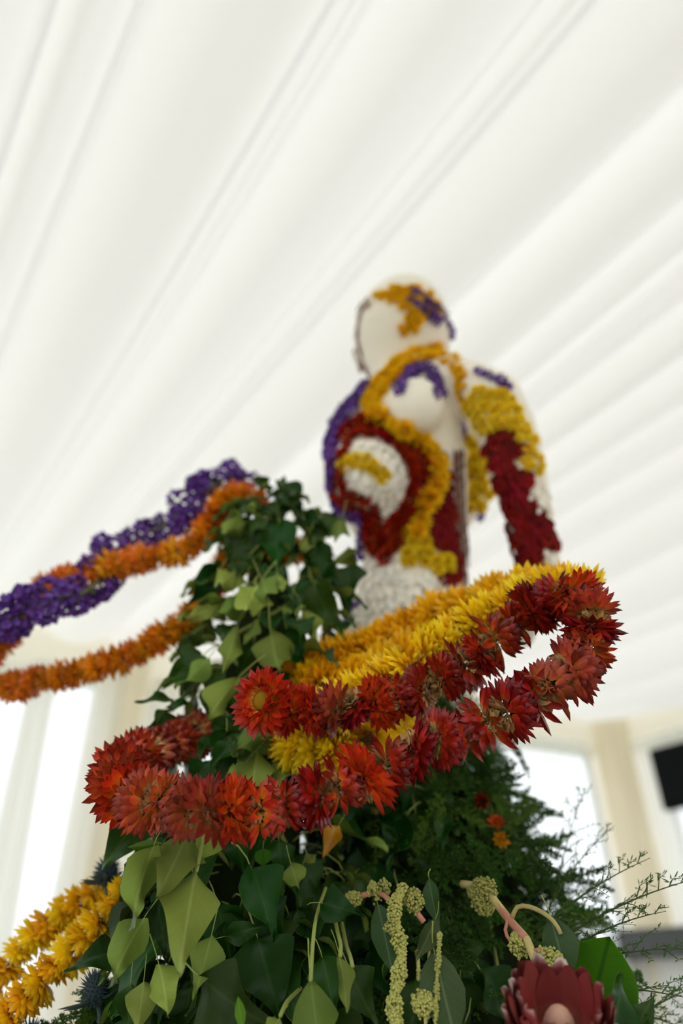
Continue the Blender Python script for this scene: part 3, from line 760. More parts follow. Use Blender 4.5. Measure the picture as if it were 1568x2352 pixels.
# ------------------------------------------------------------------ leaves
M_IVT = leafmat('ivy_upper', (.016, .058, .003), (.028, .085, .006), .42, .25, .22)
M_IVU = leafmat('ivy_underside', (.22, .31, .05), (.30, .39, .09), .6, .2, .3, .02, .4)
M_BRT = leafmat('young_leaf_upper', (.10, .26, .012), (.18, .34, .05), .4, .4, .4)
M_RND = leafmat('round_leaf', (.07, .25, .008), (.04, .16, .008), .5, .2, .6, .015, .15)
M_LAN = leafmat('dull_long_leaf', (.055, .10, .028), (.13, .18, .08), .5, .3, .25)
M_PET = plain('leaf_stalk', (.28, .33, .08), .5, .3, .15)
def leafmesh(name, prof, seed, fold=.18, droop=.18, wave=.03, stalk=.35, mats=None, notch=0.0):
    r = random.Random(seed); nt, ns = 12, 6; V = []; Fc = []; fm = []; UV = {}
    def wid(t):
        for (a, wa), (b, wb_) in zip(prof, prof[1:]):
            if t <= b: return wa + (wb_ - wa) * (t - a) / (b - a)
        return 0
    ph = r.uniform(0, 6)
    for lay in (0, 1):
        for i in range(nt + 1):
            t = i / nt; w = wid(t)
            for j in range(ns + 1):
                s = 2 * j / ns - 1
                x = s * w; y = t - notch * abs(s) * max(0, 1 - t * 5)
                z = fold * abs(x) - droop * t * t + wave * math.sin(9 * t + ph + (1.3 if s > 0 else 0)) * abs(s) - .012 * lay
                UV[len(V)] = (.5 + x, t); V.append(Vector((x, y, z)))
    st = (nt + 1) * (ns + 1)
    for lay in (0, 1):
        for i in range(nt):
            for j in range(ns):
                a = lay * st + i * (ns + 1) + j
                for q_ in ((a, a + 1, a + ns + 2), (a, a + ns + 2, a + ns + 1)):
                    Fc.append(q_ if lay == 0 else q_[::-1]); fm.append(lay)
    if stalk:
        sp = [Vector((0, .02, -.01)), Vector((0, -.12, .0)), Vector((.02, -stalk * .7, -.10)), Vector((.05, -stalk, -.26))]
        v, f = tube(sp, [.012, .014, .016, .016], 5); o = len(V)
        for k_, p in enumerate(v): UV[o + k_] = (.5, 0)
        V += v; Fc += [tuple(a + o for a in q_) for q_ in f]; fm += [2] * len(f)
    me = meshdata(name, V, Fc, mats, fm)
    uvl = me.uv_layers.new(name='UVMap')
    for lp in me.loops: uvl.data[lp.index].uv = UV[lp.vertex_index]
    return me
IVY = [M_IVT, M_IVU, M_PET]
PF_OV = [(0, .04), (.07, .2), (.17, .41), (.25, .5), (.33, .455), (.48, .35), (.66, .2), (.83, .07), (1, 0)]
PF_LO = [(0, .10), (.05, .34), (.16, .5), (.26, .46), (.36, .30), (.5, .29), (.62, .24), (.8, .12), (1, 0)]
PF_RH = [(0, .04), (.1, .2), (.25, .38), (.4, .5), (.52, .42), (.7, .2), (.87, .07), (1, 0)]
PF_RD = [(0, .14), (.05, .3), (.18, .45), (.38, .5), (.6, .45), (.78, .31), (.92, .12), (1, 0)]
PF_LA = [(0, .10), (.15, .34), (.4, .5), (.65, .38), (.85, .17), (1, 0)]
LF = {'ov': [leafmesh('leaf', PF_OV, s, .34, .36, .15, .5, IVY) for s in (1, 2, 11, 12)],
      'lo': [leafmesh('leaf', PF_LO, s, .26, .34, .13, .5, IVY) for s in (3, 4)],
      'rh': [leafmesh('leaf', PF_RH, s, .4, .28, .13, .5, IVY) for s in (5, 6)],
      'br': [leafmesh('leaf', PF_LA, 7, .3, .12, .02, .15, [M_BRT, M_BRT, M_PET])],
      'rd': [leafmesh('leaf', PF_RD, 8, .05, .1, .02, .3, [M_RND, M_RND, M_PET])],
      'la': [leafmesh('leaf', PF_LA, 9, .2, .12, .04, .3, [M_LAN, M_LAN, M_PET])]}
CAM = Vector((0, 0, CAMZ))
def place_leaf(root, kind, B, T, w, n, var=None):
    """leaf from base B to tip T, upper side towards n, width w metres"""
    d = T - B; ln = d.length; d = d / ln; x = d.cross(n).normalized(); z = x.cross(d)
    R = Matrix((x, d, z)).transposed().to_4x4()
    me = (LF[kind])[var % len(LF[kind])] if var is not None else random.choice(LF[kind])
    return link('leaf', me, root, xform(B, R, (w, ln, (w + ln) / 2)))
def leaf_px(root, kind, b, t, wpx, Yb, Yt, side='U', roll=0.0):
    B = P(b[0], b[1], Yb); T = P(t[0], t[1], Yt)
    if kind in ('ov', 'rh', 'lo'): T = B + (T - B) * 1.12; wpx *= 1.1
    n = (CAM - B).normalized(); d = (T - B).normalized(); n = (n - d * n.dot(d)).normalized()
    n = Matrix.Rotation(math.radians(roll), 3, d) @ n
    if side == 'U': n = -n
    return place_leaf(root, kind, B, T, wpx * mpp(B) * 1.08, n)
G_IVY = 'ivy sprays on the tall leafy column'
strands = []
LBL = 'ivy spray with dark glossy leaves and pale undersides covering the leafy column'
for i in range(6):
    u = .62 - i * .11
    strands.append(empty('ivy_spray', Vector((CX.x, CX.y, CAMZ + u)), LBL, 'ivy', G_IVY))
    v, f = tube([Vector((CX.x + .05 * math.sin(i + k), CX.y - col_r(u - .03 * k) + .07, CAMZ + u - .03 * k)) for k in range(6)], .003, 5)
    link('stem', meshdata('stem', v, f, [M_PET]), strands[-1])
def strand_for(z):
    return min(strands, key=lambda s: abs(s.location.z - z))
random.seed(31)
prominent = [  # kind, base, tip, width px, Ybase, Ytip, side, roll
 # crown of the column
 ('ov', (640, 1205), (632, 1300), 78, .88, .86, 'T', 10), ('lo', (655, 1120), (690, 1180), 60, .92, .9, 'T', -20), ('rh', (615, 1115), (585, 1100), 30, .93, .9, 'T', 0),
 ('ov', (665, 1140), (640, 1190), 50, .9, .89, 'T', 20), ('ov', (640, 1125), (655, 1090), 28, .94, .94, 'T', 0), ('lo', (610, 1160), (560, 1190), 55, .9, .87, 'U', 10), ('lo', (570, 1200), (495, 1222), 60, .88, .85, 'U', -10),
 ('ov', (560, 1240), (525, 1290), 60, .88, .87, 'T', 15), ('ov', (600, 1210), (570, 1300), 60, .88, .88, 'T', 25), ('lo', (700, 1190), (745, 1215), 50, .9, .89, 'T', 0), ('ov', (705, 1235), (690, 1275), 45, .88, .86, 'U', 0),
 ('ov', (720, 1250), (745, 1330), 60, .9, .9, 'T', -20), ('ov', (770, 1190), (725, 1215), 45, .92, .9, 'T', 10), ('rh', (785, 1195), (770, 1250), 46, .9, .88, 'U', 15), ('rh', (770, 1290), (832, 1262), 40, .9, .86, 'U', -10),
 ('ov', (805, 1290), (792, 1390), 72, .92, .9, 'T', 10), ('ov', (750, 1290), (765, 1350), 60, .92, .9, 'T', 30), ('rh', (690, 1210), (770, 1230), 30, .9, .9, 'T', 0),
 # middle
 ('ov', (550, 1300), (490, 1365), 66, .86, .83, 'U', 10), ('lo', (592, 1345), (545, 1425), 90, .84, .81, 'U', -5), ('lo', (600, 1330), (625, 1390), 70, .84, .82, 'U', 10), ('rh', (638, 1320), (648, 1362), 44, .85, .84, 'U', 0),
 ('ov', (565, 1375), (485, 1432), 48, .84, .81, 'U', 20), ('ov', (505, 1305), (442, 1382), 62, .88, .87, 'T', -10), ('ov', (520, 1380), (428, 1435), 60, .85, .83, 'U', 30), ('rh', (545, 1440), (512, 1545), 50, .83, .82, 'U', 0),
 ('rh', (590, 1425), (565, 1480), 32, .83, .83, 'U', 30), ('ov', (622, 1455), (640, 1560), 84, .84, .83, 'U', -5), ('rh', (698, 1400), (735, 1480), 42, .86, .85, 'U', 20), ('lo', (670, 1380), (665, 1430), 56, .86, .84, 'U', 0),
 ('ov', (720, 1340), (760, 1440), 80, .88, .88, 'T', 20), ('ov', (690, 1330), (700, 1400), 66, .9, .9, 'T', 0), ('ov', (660, 1450), (690, 1530), 70, .86, .86, 'T', 20), ('ov', (580, 1480), (550, 1560), 66, .86, .86, 'T', -20),
 ('lo', (465, 1505), (385, 1565), 78, .86, .85, 'T', 10), ('ov', (480, 1510), (415, 1590), 46, .85, .84, 'U', 30), ('rh', (545, 1560), (458, 1660), 64, .82, .79, 'U', -15), ('rh', (560, 1580), (490, 1610), 56, .84, .82, 'T', 10),
 ('rh', (395, 1606), (318, 1606), 22, .86, .85, 'T', 30), ('rh', (430, 1612), (385, 1622), 20, .86, .85, 'T', 20), ('ov', (410, 1655), (318, 1695), 56, .86, .84, 'T', 0), ('ov', (600, 1640), (530, 1650), 40, .85, .83, 'U', 20),
 # between the red strands
 ('ov', (620, 1670), (530, 1735), 66, .80, .78, 'U', 10), ('ov', (520, 1680), (512, 1760), 64, .82, .81, 'T', 0), ('ov', (590, 1720), (575, 1850), 84, .80, .79, 'U', 0), ('rh', (540, 1760), (485, 1840), 40, .79, .77, 'U', 40),
 ('ov', (480, 1750), (430, 1810), 66, .82, .81, 'T', 10), ('ov', (640, 1740), (620, 1850), 66, .82, .81, 'U', 25), ('ov', (540, 1700), (470, 1770), 40, .8, .79, 'T', 30),
 # below the red strand
 ('ov', (435, 1905), (362, 2075), 104, .75, .72, 'U', 8), ('ov', (352, 1945), (280, 2130), 78, .74, .71, 'U', -20), ('ov', (450, 2000), (402, 2240), 116, .735, .71, 'U', -8), ('ov', (485, 2150), (452, 2290), 70, .755, .745, 'U', 10),
 ('ov', (330, 2110), (238, 2262), 78, .76, .73, 'U', -15), ('rh', (362, 2060), (372, 2185), 52, .77, .77, 'T', 20), ('ov', (275, 2180), (165, 2214), 64, .78, .76, 'T', 15), ('lo', (335, 1850), (250, 1975), 118, .80, .79, 'T', 0),
 ('br', (372, 1938), (290, 1946), 20, .75, .73, 'U', 0), ('ov', (475, 1890), (450, 2000), 92, .775, .77, 'U', 10), ('ov', (365, 2215), (395, 2330), 82, .765, .755, 'U', 15), ('ov', (330, 2255), (318, 2370), 70, .77, .77, 'U', 10),
 ('ov', (300, 2260), (290, 2370), 56, .79, .79, 'T', 10), ('ov', (340, 1970), (310, 2080), 80, .82, .81, 'T', 0), ('ov', (460, 2245), (600, 2370), 130, .745, .73, 'T', 20), ('br', (556, 2362), (546, 2285), 24, .72, .71, 'U', 0),
 ('ov', (590, 2150), (640, 2330), 130, .78, .77, 'T', 0), ('ov', (575, 1990), (640, 2145), 92, .775, .76, 'T', -25), ('ov', (520, 2150), (605, 2130), 46, .77, .76, 'T', 10), ('ov', (590, 2070), (640, 2180), 110, .80, .79, 'T', 15),
 ('rh', (714, 2255), (735, 2430), 92, .725, .715, 'U', 0), ('rh', (780, 2200), (803, 2315), 44, .735, .725, 'U', 25), ('ov', (668, 1985), (688, 2048), 50, .79, .78, 'U', 0), ('rd', (604, 1950), (604, 1992), 36, .80, .79, 'U', 0),
 ('ov', (740, 2075), (818, 2092), 66, .765, .75, 'T', -15), ('ov', (740, 2200), (770, 2320), 76, .76, .75, 'T', -10), ('ov', (800, 2220), (850, 2340), 90, .77, .76, 'T', 10), ('ov', (705, 1960), (720, 1990), 40, .81, .8, 'U', 0),
 ('ov', (640, 2340), (610, 2390), 40, .73, .72, 'U', 0), ('ov', (540, 1900), (555, 2000), 70, .82, .82, 'T', 10), ('ov', (640, 1930), (650, 2010), 60, .84, .84, 'T', -10), ('ov', (500, 2080), (530, 2200), 90, .80, .80, 'T', 0)]
for kd, b, t, w, yb, yt, sd, rl in prominent:
    root = strand_for(P(b[0], b[1], yb).z)
    leaf_px(root, kd, b, t, w, yb, yt, sd, rl)
def stalk(root, pts, r, mat=M_PET, name='stem', n=6):
    c = catmull(to3(pts), .006); v, f = tube(c, r, n); return link(name, meshdata(name, v, f, [mat]), root)
for s in ([(748, 2040, .84), (732, 2085, .78), (722, 2130, .75), (716, 2200, .735), (713, 2262, .725)], [(765, 2090, .82), (775, 2140, .765), (782, 2170, .745), (780, 2205, .735)], [(470, 1900, .78), (462, 1950, .75), (450, 2005, .735)],
          [(595, 1320, .86), (585, 1335, .85), (592, 1350, .84)], [(785, 2120, .82), (795, 2170, .76), (805, 2200, .74), (812, 2235, .735)], [(690, 2270, .80), (660, 2300, .75), (645, 2330, .735), (640, 2345, .73)]):
    stalk(strand_for(P(*s[0]).z), s, .0019)
# fill leaves over column and the ivy side of the skirt
random.seed(41)
def outward(c, p):
    v = Vector((p.x - c.x, p.y - c.y, 0)); return v.normalized()
for k in range(300):
    u = random.uniform(-.12, .70); a = random.uniform(0, 6.283)
    if k < 215: a = random.uniform(math.radians(160), math.radians(380))
    r = col_r(u) * random.uniform(.72, 1.0)
    B = Vector((CX.x + r * math.cos(a), CX.y + r * math.sin(a), CAMZ + u)); o = outward(CX, B)
    d = Vector((0, 0, -random.uniform(.5, 1))) + o * random.uniform(.1, .7) + Vector([random.gauss(0, .3) for _ in range(3)])
    n = o * random.uniform(.4, 1) + Vector((0, 0, random.uniform(.2, .9))) + Vector([random.gauss(0, .25) for _ in range(3)])
    if random.random() < .38:
        d = o * .9 + Vector((0, 0, -random.uniform(.3, .7))) + Vector([random.gauss(0, .25) for _ in range(3)]); n = Vector((0, 0, 1)) + o * .3
    ln = random.uniform(.045, .07) * (1.15 if u < .2 else 1) * (.8 if u > .5 else 1)
    place_leaf(strand_for(B.z), random.choice(('ov', 'ov', 'lo', 'rh')), B, B + d.normalized() * ln, ln * random.uniform(.6, .9), n)
for k in range(60):          # low side of the column
    u = random.uniform(-.14, .10); a = math.radians(random.uniform(150, 265)); r = col_r(u) * random.uniform(.85, 1.12)
    B = Vector((CX.x + r * math.cos(a), CX.y + r * math.sin(a), CAMZ + u)); o = outward(CX, B)
    d = Vector((0, 0, -1)) + o * random.uniform(0, .5) + Vector([random.gauss(0, .25) for _ in range(3)]); n = o + Vector((0, 0, random.uniform(0, .6)))
    ln = random.uniform(.055, .08); place_leaf(strand_for(B.z), random.choice(('ov', 'rh')), B, B + d.normalized() * ln, ln * random.uniform(.55, .8), n)
G_SK = 'ivy trails on the leafy skirt'
skst = [empty('ivy_trail', Vector((AX.x - .12 + .07 * i, AX.y - skirt_r(.2), CAMZ + .2)), 'dark ivy trail lying over the skirt below the garlands', 'ivy', G_SK) for i in range(4)]
for i, s in enumerate(skst):
    v, f = tube([Vector((s.location.x, AX.y - skirt_r(.22 - .05 * k) + .085, CAMZ + .22 - .05 * k)) for k in range(7)], .0025, 5); link('stem', meshdata('stem', v, f, [M_PET]), s)
for k in range(150):
    u = random.uniform(-.14, .32); a = math.radians(random.uniform(195, 285)); r = skirt_r(u) * random.uniform(.82, .98)
    B = Vector((AX.x + r * math.cos(a), AX.y + r * math.sin(a), CAMZ + u)); o = outward(AX, B)
    d = Vector((0, 0, -1)) + o * random.uniform(.0, .5) + Vector([random.gauss(0, .3) for _ in range(3)])
    n = o + Vector((0, 0, random.uniform(0, .6))) + Vector([random.gauss(0, .3) for _ in range(3)])
    ln = random.uniform(.05, .08)
    place_leaf(min(skst, key=lambda s: abs(s.location.x - B.x)), random.choice(('ov', 'ov', 'lo')), B, B + d.normalized() * ln, ln * random.uniform(.6, .9), n)

# ------------------------------------------------------------------ fern fronds
M_FERN = plain('fern_green', (.030, .092, .006), .6, .25, .45, 20, transl=.25)
M_FERNL = plain('fern_light_green', (.095, .18, .018), .6, .25, .35, 20, transl=.3)
M_FSTEM = plain('fern_stem', (.06, .09, .025), .7, .2)
def frond(name, seed, nb=26, nn=12, wid=.36, needle=.06, curve=.35, nw=.011):
    """feathery frond of unit length along +Y: rachis, branchlets, needles"""
    r = random.Random(seed); V = []; Fc = []; fm = []
    def add(v, f, m):
        o = len(V); V.extend(v); Fc.extend(tuple(a + o for a in q_) for q_ in f); fm.extend([m] * len(f))
    def cv(t): return Vector((.06 * math.sin(t * 3 + seed), t, -curve * t * t))
    add(*tube([cv(i / 8) for i in range(9)], [.010 - .008 * i / 8 for i in range(9)], 4), 1)
    for b in range(nb):
        t = .08 + .9 * b / nb; s = -1 if b % 2 else 1; base = cv(t)
        L_ = wid * (1 - .75 * t) * (.5 + min(.5, t * 2)) * r.uniform(.7, 1.15)
        dr = Vector((s * r.uniform(.7, 1), r.uniform(.5, .9), r.uniform(-.35, .45))).normalized()
        tip = base + dr * L_ + Vector((0, 0, -.12 * L_))
        add(*tube([base, base.lerp(tip, .5) + Vector((0, 0, .02)), tip], [.004, .003, .0015], 3, False), 1)
        for k in range(nn):
            q_ = (k + .6) / nn; c = base.lerp(tip, q_) + Vector((0, 0, .02 * 4 * q_ * (1 - q_)))
            for sd in (-1, 1):
                nd = (dr * .6 + Vector((r.gauss(0, .5), r.gauss(0, .5), r.gauss(0, .5))) + dr.cross(Vector((0, 0, 1))) * sd * .8).normalized()
                l = needle * r.uniform(.6, 1.2) * (1.1 - .5 * q_); side = nd.cross(Vector((r.random(), r.random(), r.random()))).normalized() * nw
                e_ = c + nd * l; m_ = c.lerp(e_, .5)
                add([c, m_ - side, e_, m_ + side], [(0, 1, 2, 3)], 0)
    return V, Fc, fm
FR = []
for s in (1, 2, 3):
    v, f, m = frond('frond', s); FR.append(meshdata('frond', v, f, [M_FERN, M_FSTEM], m))
for s in (4,):
    v, f, m = frond('frond', s); FR.append(meshdata('frond', v, f, [M_FERNL, M_FSTEM], m))
AIRY = []
for s in (7, 8):
    v, f, m = frond('frond', s, 14, 7, .42, .06, .2, .004); AIRY.append(meshdata('frond', v, f, [M_FERN, M_FSTEM], m))
def place_frond(me, B, d, n, ln, label, group, nm='fern_frond'):
    d = d.normalized(); x = d.cross(n).normalized(); z = x.cross(d); R = Matrix((x, d, z)).transposed().to_4x4()
    o = link(nm, me, None, xform(B, R, ln)); tag(o, label, 'fern', group); return o
random.seed(51)
for k in range(232):
    u = random.uniform(-.16, .34); a = math.radians(random.uniform(250, 390) if k < 212 else random.uniform(30, 200)); r = skirt_r(u) * random.uniform(.66, .84)
    if u > .29 and a > math.radians(310): u -= .12; r = skirt_r(u) * .7
    B = Vector((AX.x + r * math.cos(a), AX.y + r * math.sin(a), CAMZ + u)); o = outward(AX, B)
    tg = Vector((-o.y, o.x, 0)) * random.uniform(-.8, .8)
    d = o * random.uniform(.35, .9) + tg + Vector((0, 0, random.uniform(-.7, .6)))
    n = o + Vector((0, 0, .7)) + Vector([random.gauss(0, .3) for _ in range(3)])
    place_frond(random.choice(FR[:3] * 2 + FR[3:] * 2), B, d, n, random.uniform(.075, .12), 'feathery dark green fern frond on the skirt of the sculpture', 'fern fronds on the skirt')
for k in range(44):          # collar of fronds where the figure leaves the skirt
    a = 6.283 * k / 44 + random.uniform(-.1, .1); u = random.uniform(.30, .42); r = random.uniform(.085, .115)
    B = Vector((AX.x + .03 + r * math.cos(a), AX.y + .03 + r * math.sin(a), CAMZ + u)); o = outward(AX, B)
    place_frond(random.choice(FR[:3]), B, o * .55 + Vector((random.gauss(0, .2), random.gauss(0, .2), -.75)), o + Vector((0, 0, .5)), random.uniform(.10, .14), 'feathery dark green fern frond on the skirt of the sculpture', 'fern fronds on the skirt')
for (x0, y0, x1, y1, Y0, Y1) in ((1180, 2010, 1270, 1890, 1.0, 1.0), (1150, 1960, 1230, 1840, 1.02, 1.02), (1080, 1850, 1160, 1780, 1.02, 1.0), (1060, 1790, 1140, 1745, 1.02, 1.0), (1020, 1760, 1090, 1730, 1.0, .98), (1200, 2080, 1330, 1960, .98, .96), (1220, 2130, 1350, 2050, .96, .94), (1230, 2180, 1380, 2130, .94, .92), (1190, 1950, 1290, 1920, 1.0, 1.0)):
    B = P(x0, y0, Y0); T = P(x1, y1, Y1)
    place_frond(random.choice(FR[:3]), B, T - B, Vector((0, -.3, 1)), (T - B).length * 1.15, 'feathery dark green fern frond on the skirt of the sculpture', 'fern fronds on the skirt')
for (x0, y0, x1, y1, Y0, Y1) in ((1230, 2150, 1420, 1930, .9, .8), (1260, 2180, 1520, 1960, .88, .78), (1300, 2220, 1560, 2120, .85, .75), (1330, 2260, 1600, 2230, .84, .72), (1250, 2100, 1360, 1880, .95, .9), (1380, 2330, 1580, 2300, .8, .7), (1300, 2200, 1470, 2040, .86, .76), (1250, 2110, 1300, 1800, 1.0, .98), (1400, 2380, 1600, 2190, .78, .7)):
    B = P(x0, y0, Y0); T = P(x1, y1, Y1)
    place_frond(random.choice(AIRY), B, T - B, Vector((random.uniform(-.4, .4), -.3, 1)), (T - B).length * 1.05, 'airy thread-like fern spray reaching out past the round leaf', 'airy fern sprays', 'airy_fern')
# ------------------------------------------------------------------ amaranth, long leaves, protea, thistles
M_AMA = plain('amaranth_bead', (.42, .42, .12), .8, .15, .25, 300)
M_AST = plain('amaranth_stem', (.52, .22, .15), .5, .3, .25, 60)
M_AST2 = plain('amaranth_pale_stem', (.50, .42, .16), .5, .3, .25, 60)
def beads(path, rads, dens, bead, seed):
    r = random.Random(seed); V = []; Fc = []
    oc = [Vector((1, 0, 0)), Vector((-1, 0, 0)), Vector((0, 1, 0)), Vector((0, -1, 0)), Vector((0, 0, 1)), Vector((0, 0, -1))]
    of = [(0, 2, 4), (2, 1, 4), (1, 3, 4), (3, 0, 4), (2, 0, 5), (1, 2, 5), (3, 1, 5), (0, 3, 5)]
    n = len(path)
    for k in range(dens):
        t = r.random() * (n - 1); i = int(t); p = path[i].lerp(path[min(i + 1, n - 1)], t - i)
        R_ = rads[0] + (rads[1] - rads[0]) * t / (n - 1) if len(rads) == 2 else rads[0]
        R_ *= 1 + .35 * math.sin(t * .9 + seed)
        d = Vector((r.gauss(0, 1), r.gauss(0, 1), r.gauss(0, 1))).normalized(); c = p + d * R_ * r.uniform(.6, 1); o = len(V); b = bead * r.uniform(.7, 1.3)
        V += [c + v * b for v in oc]; Fc += [tuple(a + o for a in f) for f in of]
    return V, Fc
def amaranth(label, stem_pts, tassels, stem_r, mat, seed):
    c = catmull(to3(stem_pts), .008); root = empty('amaranth_stem', c[0], label, 'amaranth')
    v, f = tube(c, stem_r, 7); link('stem', meshdata('stem', v, f, [mat]), root)
    for i, (pts, r0, r1, dens) in enumerate(tassels):
        pc = catmull(to3(pts), .004) if len(pts) > 1 else [P(*pts[0]), P(*pts[0]) + Vector((0, 0, .002))]
        v, f = beads(pc, (r0, r1), dens, .0017, seed + i); o = link('tassel', meshdata('tassel', v, f, [M_AMA]), root); o['kind'] = 'stuff'
        v, f = tube(pc, .0015, 5); link('tassel_core', meshdata('tassel_core', v, f, [M_AMA]), root)
    return root
r1 = amaranth('hanging amaranth with long pale yellow-green bead tassel beside a long dull leaf', [(820, 2060, .80), (870, 2050, .79), (905, 2075, .78), (940, 2060, .78), (960, 2100, .78), (975, 2120, .78)],
     [([(925, 2040, .77), (905, 2080, .765), (912, 2140, .76), (922, 2190, .755), (915, 2240, .75), (905, 2300, .745), (912, 2370, .74)], .006, .006, 1700), ([(805, 2060, .80), (820, 2065, .795)], .008, .008, 300),
      ([(855, 2030, .79), (862, 2060, .785)], .006, .007, 110), ([(880, 2030, .79), (884, 2045, .785)], .006, .005, 60), ([(945, 2060, .78), (950, 2075, .775)], .008, .008, 350), ([(895, 2125, .76), (905, 2130, .76)], .006, .006, 60)], .0028, M_AST, 3)
r2 = amaranth('second amaranth strand with thin threads and one knobbly bud beside the veined leaf', [(985, 2120, .78), (985, 2170, .77), (982, 2240, .76), (975, 2300, .75), (978, 2370, .745)],
     [([(970, 2300, .75), (978, 2320, .75)], .008, .008, 420), ([(1010, 2140, .76), (1004, 2230, .75), (1000, 2370, .74)], .0022, .0022, 160), ([(960, 2180, .765), (962, 2260, .76)], .0016, .0016, 60)], .0014, M_AST2, 7)
r3 = amaranth('thick pink and yellow amaranth stalk with round seed buds above the protea', [(1060, 2030, .84), (1110, 2040, .82), (1140, 2075, .80), (1175, 2120, .78), (1210, 2160, .76), (1222, 2190, .75), (1245, 2235, .74), (1270, 2280, .735)],
     [([(1085, 2050, .82), (1120, 2045, .81)], .010, .010, 800), ([(1190, 2155, .77), (1195, 2185, .765)], .008, .008, 500), ([(1252, 2205, .745), (1275, 2225, .74), (1272, 2245, .735)], .010, .010, 900), ([(1105, 2075, .82), (1120, 2085, .815)], .008, .008, 350)], .0040, M_AST2, 11)
stalk(r3, [(1140, 2075, .80), (1175, 2120, .777), (1208, 2158, .757)], .0036, M_AST, 'pink_side')
stalk(r3, [(1168, 2110, .78), (1160, 2140, .775), (1175, 2165, .77)], .0018, M_AST, 'branchlet')
stalk(r3, [(1222, 2185, .75), (1245, 2180, .745), (1255, 2195, .745)], .0018, M_AST, 'branchlet')
stalk(r3, [(1175, 2110, .78), (1190, 2082, .775), (1230, 2088, .765), (1270, 2115, .75), (1290, 2150, .745)], .0022, M_AST2, 'branchlet')
leaf_px(r3, 'la', (1265, 2110), (1312, 2270), 84, .755, .74, 'U', 20)
leaf_px(r1, 'la', (868, 2080), (905, 2240), 62, .785, .77, 'U', 10)
leaf_px(r1, 'la', (985, 2020), (1002, 2125), 44, .79, .78, 'T', 30)
leaf_px(r1, 'la', (1000, 2110), (960, 2210), 48, .77, .76, 'U', 30)
leaf_px(r2, 'la', (998, 2190), (1045, 2400), 100, .76, .735, 'U', -10)
# salal-like branch with round leaves
e = empty('round_leaf_sprig', P(1400, 2420, .74), 'sprig of big round bright green leaves beside the protea', 'leaves')
leaf_px(e, 'rd', (1352, 2335), (1402, 2150), 168, .77, .75, 'U', -6)
leaf_px(e, 'ov', (1400, 2400), (1440, 2255), 110, .715, .71, 'T', 20)
leaf_px(e, 'ov', (1440, 2420), (1490, 2290), 90, .73, .72, 'T', -10)
leaf_px(e, 'ov', (1330, 2300), (1400, 2330), 80, .78, .77, 'T', 0)
stalk(e, [(1400, 2420, .74), (1370, 2370, .76), (1336, 2328, .77)], .002)
# protea
M_PRO = petalmat('protea_bract', [(0, (.42, .15, .10)), (.45, (.22, .016, .016)), (.90, (.25, .035, .04)), (.97, (.5, .28, .26)), (1, (.80, .66, .60))], valv=.2, huev=.01, transl=.15, rough=.6)
M_PROC = plain('protea_cone', (.62, .36, .26), .8, .1, .12, 40, .4, 200)
def protea(c, axis, r):
    root = empty('protea', c, 'pink-red protea bloom with white furred bract tips and peach cone', 'protea')
    rot = frame(axis, Vector((1, 0, 0)))
    rr = random.Random(3)
    for i, (phi, n, l, r0, cup) in enumerate(((46, 14, 1.25, .30, 40), (36, 13, 1.4, .28, 40), (26, 12, 1.4, .24, 30))):
        for j in range(n):
            V = []; Fc = []; T = []; R = []
            az = 6.283 * (j + .5 * (i % 2) + rr.uniform(-.1, .1)) / n; ca, sa = math.cos(az), math.sin(az); rad = Vector((ca, sa, 0)); tan = Vector((-sa, ca, 0)); up = Vector((0, 0, 1))
            p = rad * r0; prev = 0; ns = 6; rv = rr.random(); ln = l * rr.uniform(.92, 1.06)
            for q_ in range(ns + 1):
                s = q_ / ns; ang = math.radians(phi + 14 - cup * s); dv = rad * math.sin(ang) + up * math.cos(ang); nv = up * math.sin(ang) - rad * math.cos(ang)
                p = p + dv * (ln / ns if q_ else 0)
                w = (.14, .20, .24, .26, .25, .20, .08)[q_]
                for sx in (-1, 0, 1): V.append(p + tan * w * sx + nv * (.06 * abs(sx))); T.append(s * .92 if sx == 0 else min(1, s * .92 + .04)); R.append(rv)
            m = len(V)
            for q_ in range(m): V.append(V[q_] - (rad * .03)); T.append(T[q_]); R.append(rv)
            for lay in (0, 1):
                for q_ in range(ns):
                    for sx in (0, 1):
                        a = lay * m + q_ * 3 + sx; f_ = (a, a + 1, a + 4, a + 3); Fc.append(f_ if lay == 0 else f_[::-1])
            me = meshdata('bract', V, Fc, [M_PRO]); attr(me, T, R)
            link('bract', me, root, xform(c, rot, r))
    v, f = ball(Vector((0, 0, .45)), (.30, .30, .55), 10); link('cone', meshdata('cone', v, f, [M_PROC]), root, xform(c, rot, r))
    v, f = tube([c, c - axis * .05, c - axis * .08 + Vector((0, .05, -.03))], [.010, .008, .007], 8); link('stem', meshdata('stem', v, f, [M_PET]), root)
protea(P(1284, 2428, .69), Vector((-.04, -.66, .74)).normalized(), .044)
